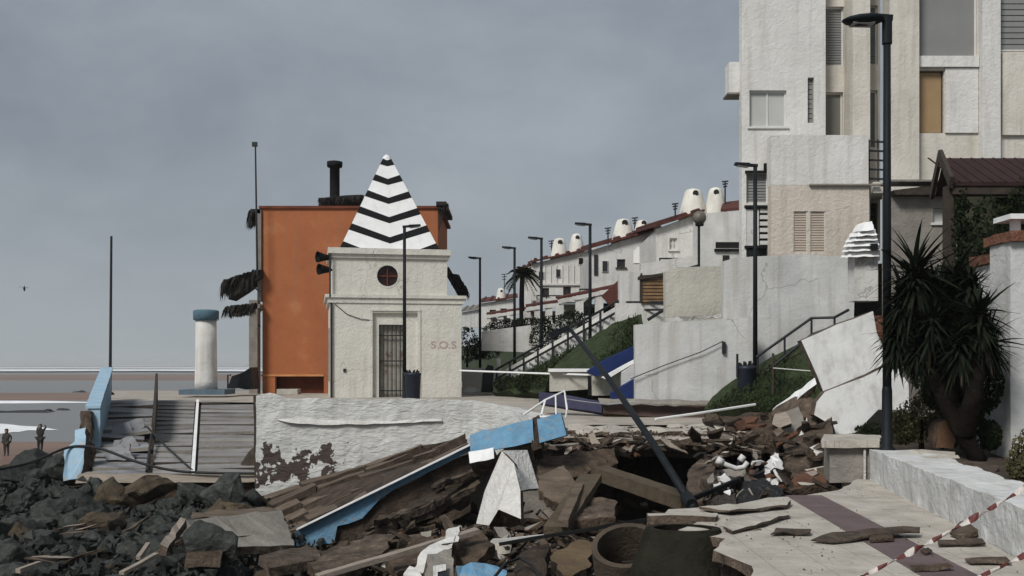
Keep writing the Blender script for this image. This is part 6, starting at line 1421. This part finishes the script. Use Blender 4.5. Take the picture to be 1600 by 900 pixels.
# ================================================================== BOULDERS
RM = []
for i in range(12):
    r_ = random.Random(100+i); bm = bmesh.new()
    for _ in range(17):
        d = Vector((r_.gauss(0,1), r_.gauss(0,1), r_.gauss(0,1))).normalized(); bm.verts.new(Vector((d.x*r_.uniform(.8,1.05), d.y*r_.uniform(.6,.9), d.z*r_.uniform(.45,.75))))
    hl = bmesh.ops.convex_hull(bm, input=bm.verts)
    bmesh.ops.delete(bm, geom=[v_ for v_ in bm.verts if not v_.link_faces], context='VERTS')
    bmesh.ops.bevel(bm, geom=list(bm.edges), offset=.03, segments=1, affect='EDGES')
    bmesh.ops.triangulate(bm, faces=bm.faces)
    for lim in (.3, .17):
        bmesh.ops.subdivide_edges(bm, edges=[e for e in bm.edges if e.calc_length() > lim], cuts=1); bmesh.ops.triangulate(bm, faces=bm.faces)
    for v_ in bm.verts: v_.co += noise.noise_vector(v_.co*2.5+Vector((i*9,0,0)))*.10+noise.noise_vector(v_.co*5+Vector((i*9,3,0)))*.045+noise.noise_vector(v_.co*12+Vector((i*9,3,0)))*.016
    bmesh.ops.recalc_face_normals(bm, faces=bm.faces)
    m = bpy.data.meshes.new('boulder'); bm.to_mesh(m); bm.free(); m.materials.append(ROCK); RM.append(m)
RMB = []
for m in RM: q = m.copy(); q.materials.clear(); q.materials.append(ROCKB); RMB.append(q)
def boulder(p, s, brown=False, label=None, group=None):
    o = bpy.data.objects.new('boulder', random.choice(RMB if brown else RM)); COL.objects.link(o); o.location = p
    o.rotation_euler = (U(-.5,.5), U(-.5,.5), U(0,6.3)); o.scale = (s*U(.8,1.2), s*U(.8,1.2), s*U(.7,1.05))
    tag(o, label or ('brown boulder among the dark rock armour' if brown else 'dark grey boulder of the rock armour below the ramp'), 'boulder', group or ('brown boulders of the rock armour' if brown else 'dark boulders of the rock armour')); return o
random.seed(5)
cnt = 0
y = 12.6
while y < 28.5:
    st_ = .42+.024*(y-12.6)
    x = -14.5+U(0,.4)
    while x < -2.4:
        xx, yy = x+U(-.22,.22), y+U(-.22,.22); px = 800+xx/yy*F
        ok = -60 < px < 500
        if yy > 23.3 and xx > rpx(96,130,yy)-.35: ok = False
        if yy > 15.2 and xx > -4.9-.33*(yy-17) and not (px < 275): ok = ok and (yy < 16.2 or px < 290 or (yy > 20.5 and px < 400))
        if yy < 15.2 and xx > -3.0-.3*(15.2-yy)*0 and px > 420: ok = ok and random.random() < .25
        if ok and cnt < 292:
            g = ground_h(xx, yy); s = st_*U(.36,.78)
            if random.random() < .12: s = st_*U(.9,1.15)
            boulder((xx, yy, g+s*.30+U(0,.22)), s, random.random() < .06); cnt += 1
        x += st_*U(.85,1.15)
    y += st_*.86
# named stones under the ramp edge
for (px, py, Y, s, lb) in ((185,778,22.4,.62,'long brown boulder under the ramp front beam'),(225,772,22.8,.75,'big tan boulder below the middle of ramp beam'),(362,772,21.8,.8,'big grey boulder below the sea wall corner'),(330,848,15.6,.5,'large dark boulder resting on the landing slabs'),(112,728,25.2,.8,'dark boulder heaped left of the blue stub'),(60,738,26.0,.9,'dark boulder at the top of the bank near people')):
    o = boulder(P(px,py,Y), s, 'brown' in lb or 'tan' in lb, lb)
# dark rocks out on the sand flats
for i, (px, py, sx_, n_, lb) in enumerate(((118,612,22,4,'far dark reef lying on the sandbar'),(75,641,9,2,'left end of the near dark reef in the water'),(100,640,14,3,'right end of the near dark reef in the water'))):
    Y = (EYE-SEA_Z)*F/(py+1-HOR)
    o = bpy.data.objects.new('reef', RM[i+2]); COL.objects.link(o); s = sx_*Y/F; o.location = (X(px,Y), Y, SEA_Z+.02); o.scale = (s, s*.6, s*.20+.25); tag(o, lb, 'reef')
Y = (EYE-SEA_Z)*F/(645-HOR)
o = mesh('reef', [(X(-300,Y),Y,SEA_Z),(X(70,Y),Y-.5,SEA_Z),(X(70,Y),Y+1.5,SEA_Z+.25),(X(-300,Y),Y+1.2,SEA_Z+.2),(X(-300,Y),Y+3,SEA_Z),(X(70,Y),Y+3,SEA_Z)], [(0,1,2,3),(3,2,5,4)], ROCK); rough(o, 2, .15, .4, 2); tag(o, 'long thin dark reef line running left in the water', 'reef')

# ================================================================== PEOPLE ON THE SAND, A GULL
def person(label, px, pfeet, Y, H_, J, jacket, trousers):
    base = P(px, pfeet, Y); base.z = beach_h(base.x, Y)
    t_ = thing('person', label, 'person', base, 'people on the beach')
    E = [('pel','chest'),('chest','neck'),('neck','head'),('head','crown'),('pel','hipL'),('hipL','kneeL'),('kneeL','ankL'),('ankL','toeL'),('pel','hipR'),('hipR','kneeR'),('kneeR','ankR'),('ankR','toeR'),
         ('chest','shL'),('shL','elL'),('elL','wrL'),('wrL','haL'),('chest','shR'),('shR','elR'),('elR','wrR'),('wrR','haR')]
    rad = dict(pel=.095, chest=.10, neck=.036, head=.062, crown=.05, hipL=.058, kneeL=.04, ankL=.028, toeL=.024, hipR=.058, kneeR=.04, ankR=.028, toeR=.024, shL=.036, elL=.028, wrL=.02, haL=.022, shR=.036, elR=.028, wrR=.02, haR=.022)
    def skin(nm, keys, edges, grow, m, par):
        ks = list(keys); me = bpy.data.meshes.new(nm); me.from_pydata([tuple(base+Vector(J[k_])*H_) for k_ in ks], [(ks.index(a_), ks.index(c_)) for a_, c_ in edges], []); me.materials.append(m)
        o = bpy.data.objects.new(nm, me); link(o, par); o.modifiers.new('skin', 'SKIN'); 
        for i, k_ in enumerate(ks): q = rad[k_]*H_*grow; me.skin_vertices[0].data[i].radius = (q, q); me.skin_vertices[0].data[i].use_root = (i == 0)
        md = o.modifiers.new('sub', 'SUBSURF'); md.levels = md.render_levels = 1
        return o
    bo = skin('body', J.keys(), E, 1.0, trousers, t_)
    up = ['pel','chest','shL','elL','wrL','shR','elR','wrR']; skin('jacket', up, [('pel','chest'),('chest','shL'),('shL','elL'),('elL','wrL'),('chest','shR'),('shR','elR'),('elR','wrR')], 1.22, jacket, t_)
    lo = ['pel','hipL','kneeL','ankL','toeL','hipR','kneeR','ankR','toeR']; skin('trousers', lo, [('pel','hipL'),('hipL','kneeL'),('kneeL','ankL'),('ankL','toeL'),('pel','hipR'),('hipR','kneeR'),('kneeR','ankR'),('ankR','toeR')], 1.18, trousers, t_)
    hd = base+Vector(J['head'])*H_; MB().lathe(hd, [(.05,-.12),(.085,-.06),(.098,.0),(.098,.06),(.06,.12)], 10).build('face', SKINM, t_, True); MB().lathe(hd+Vector((0,.02,-.01)), [(.085,-.06),(.112,.05),(.11,.10),(.07,.16),(.01,.175)], 10).build('hair', CLOTHD, t_, True)
    return t_
JA = dict(pel=(0,0,.53), chest=(0,.01,.74), neck=(0,.01,.85), head=(0,.0,.91), crown=(0,0,.96), hipL=(-.055,0,.49), kneeL=(-.06,-.01,.27), ankL=(-.06,.01,.05), toeL=(-.065,-.06,.02), hipR=(.055,0,.49), kneeR=(.06,-.01,.27), ankR=(.065,.01,.05), toeR=(.07,-.06,.02),
          shL=(-.105,.01,.79), elL=(-.15,.02,.63), wrL=(-.10,-.06,.56), haL=(-.07,-.08,.55), shR=(.105,.01,.79), elR=(.17,.03,.70), wrR=(.14,.06,.58), haR=(.12,.05,.53))
JB = dict(JA); JB.update(dict(elL=(-.14,.08,.84), wrL=(-.10,.15,.93), haL=(-.06,.16,.95), elR=(.15,.08,.85), wrR=(.11,.15,.93), haR=(.07,.16,.95), toeL=(-.07,.07,.02), toeR=(.08,.07,.02), ankR=(.05,-.02,.05)))
person('person in brown coat standing at the left picture edge', 10, 712, 60, 1.58, JA, CLOTHB, CLOTHB)
person('person in black with both arms raised to the face', 63, 707, 62.5, 1.75, JB, CLOTHD, CLOTHD)
gu = thing('gull', 'small dark gull flying over the sea at left', 'bird', P(38,451,70))
c = P(38,451,70); MB().lathe(c, [(.005,-.2),(.06,-.1),(.075,0),(.05,.12),(.005,.2)], 8).rot(c,0).build('body', RAILM, gu); 
gu.children[0].rotation_euler = (0,0,0)
MB().add([c+Vector((0,-.08,.02)), c+Vector((0,.08,.02)), c+Vector((-.22,.05,.14)), c+Vector((-.22,-.06,.14)), c+Vector((-.48,0,.06)), c+Vector((.22,.05,.10)), c+Vector((.22,-.06,.10)), c+Vector((.46,0,-.02)), c+Vector((0,0,.05))], [(0,3,2,1),(3,4,2),(0,1,5,6),(6,5,7)]).build('wings', RAILM, gu)

# ---- crumbs of broken concrete lying everywhere in the hole and between the stones
def crumbs(label, n_, xr, yr, hf, size, m, seed):
    r_ = random.Random(seed); mb = MB()
    for _ in range(n_):
        x, y = r_.uniform(*xr), r_.uniform(*yr); h_ = hf(x, y, r_)
        if h_ is None: continue
        s = r_.uniform(*size)*r_.choice((.5,.7,1)); q = Euler((r_.uniform(0,6),r_.uniform(0,6),r_.uniform(0,6))).to_matrix()
        v = [Vector((x,y,h_+s*.3))+q@Vector((a_*s*r_.uniform(.5,1), b_*s*r_.uniform(.4,.8), c_*s*r_.uniform(.3,.6))) for a_, b_, c_ in ((1,0,-.5),(-.6,.9,-.5),(-.6,-.9,-.5),(.2,.2,.9),(-.4,-.1,.8))]
        mb.add(v, [(0,2,1),(0,1,3),(1,2,4),(1,4,3),(2,0,3),(2,3,4)])
    return tag(mb.build('rubble_crumbs', m), label, kind='stuff')
crumbs('brown crumbs of broken concrete filling the hole', 5200, (-4.2,2.0), (11.5,21), lambda x, y, r_: ground_h(x,y)+r_.uniform(0,.22), (.04,.13), BROWN, 1)
crumbs('pale crumbs of concrete scattered over the rubble', 900, (-3.6,1.9), (11.5,19), lambda x, y, r_: ground_h(x,y)+r_.uniform(.05,.3), (.03,.08), GREYC, 2)
crumbs('grit and crumbs on the pale pavement', 260, (1.8,4.7), (7.4,13.6), lambda x, y, r_: .0 if (x < lerp(4.2,4.95,(y-8.5)/6)-r_.random()**2*2.2 and y < 12.0+(x-2.4)*.7 and x > 2.0) else None, (.008,.024), BROKEN, 3)
crumbs('small dark stones wedged between the boulders', 5200, (-13,-3.6), (12.5,23.5), lambda x, y, r_: ground_h(x,y)+r_.uniform(0,.35) if (x < rpx(96,130,y) or y < 23.2) else None, (.06,.22), ROCK, 4)
crumbs('crumbs along the broken promenade edge', 700, (.7,5.6), (20.9,23.5), lambda x, y, r_: .16, (.03,.09), BROKEN, 5)
o = MB().tube([P(770,905,11.2), P(790,880,11.6), P(812,872,11.8), P(832,884,11.6), P(846,905,11.2)], .018, 6).build('cable', RUBBER); tag(o, 'thin black cable looping at the bottom centre', 'cable')
# ---- sea mist that whitens the far surf
hz = MB().box(-7200,7200,-300,7400,-7,ZT+4).build('haze', []); hm = bpy.data.materials.new('sea_mist'); hm.use_nodes = True; hn = hm.node_tree; hn.nodes.clear()
ho = hn.nodes.new('ShaderNodeOutputMaterial'); hv = hn.nodes.new('ShaderNodeVolumePrincipled'); hv.inputs['Color'].default_value = (.93,.95,.96,1); hv.inputs['Density'].default_value = .0003; hv.inputs['Anisotropy'].default_value = 0
hn.links.new(hv.outputs[0], ho.inputs['Volume']); hz.data.materials.append(hm); tag(hz, 'thin sea mist over the water', kind='stuff')
# ================================================================== LABELS THAT SAY WHICH ONE
LAND = {'the ramp front beam':(260,748),'the blue parapet stub':(115,725),'the pale landing slab':(360,820),'the sea wall corner':(400,770),'the bottom left picture corner':(20,890),'the pale driftwood sticks':(215,880),
 'the bank crest near the people':(40,730),'the blue side wall end':(490,860),'the long pale plank':(620,862),'the white corner block':(790,770),'the hollow block':(688,885),'the torn blue plaster':(752,892),
 'the long blue block':(785,690),'the slanting timbers':(905,785),'the fallen lamp post foot':(1080,790),'the buried drain pipe':(965,872),'the manhole ring':(1070,860),'the trash heap':(1175,750),'the promenade edge':(1010,700),
 'the concrete box':(1330,725),'the brown slope top':(700,735),'the broken coping':(1240,640)}
fam = {}
for o in list(SC.objects):
    g_ = o.get('group')
    if o.name.split('.')[0] in ('boulder', 'rubble_piece', 'fallen_board', 'broken_strip', 'layered_slab', 'trash_scrap', 'paving_shard') and g_:
        if o.name.startswith('boulder'): c = o.location.copy(); sz = max(o.scale)
        else:
            vs_ = [v_.co for v_ in o.data.vertices]; c = sum(vs_, Vector())/len(vs_); sz = max((v_-c).length for v_ in vs_)
        px = 800+c.x/c.y*F; py = HOR+(EYE-c.z)/c.y*F
        nm, q = min(LAND.items(), key=lambda kv: (kv[1][0]-px)**2+((kv[1][1]-py)*1.3)**2)
        dx, dy = px-q[0], py-q[1]
        side = ('right of' if dx > 0 else 'left of') if abs(dx) > abs(dy) else ('below' if dy > 0 else 'above')
        first = o['label'].split(' ')
        what = {'boulder':'brown boulder' if 'brown' in g_ else 'dark boulder','rubble_piece':'pale chip' if 'chip' in g_ else 'brown rubble slab','fallen_board':'broken bluish board','broken_strip':'narrow broken strip','layered_slab':'long layered slab','trash_scrap':'crumpled scrap','paving_shard':'thin paving shard'}[o.name.split('.')[0]]
        if not o['label'].startswith(('x','dark grey boulder of','brown boulder among','brown broken slab in','dark brown slab deep','brown rubble','small pale chip','brown chunk','broken board')): continue
        fam.setdefault((what, side, nm), []).append((math.hypot(dx, dy), sz, o))
ORD = ['nearest','second nearest','third nearest','fourth nearest','fifth nearest','sixth nearest','seventh nearest','eighth nearest','ninth nearest','tenth nearest']+['%dth nearest' % i for i in range(11, 80)]
for (what, side, nm), l_ in fam.items():
    l_.sort(key=lambda q: q[0]); med = sorted(q[1] for q in l_)[len(l_)//2]
    for i, (_, sz, o) in enumerate(l_):
        size = 'large ' if sz > med*1.25 else 'small ' if sz < med*.75 else ''
        o['label'] = size+what+' '+side+' '+nm+(', the '+ORD[i]+' of those' if len(l_) > 1 else '')
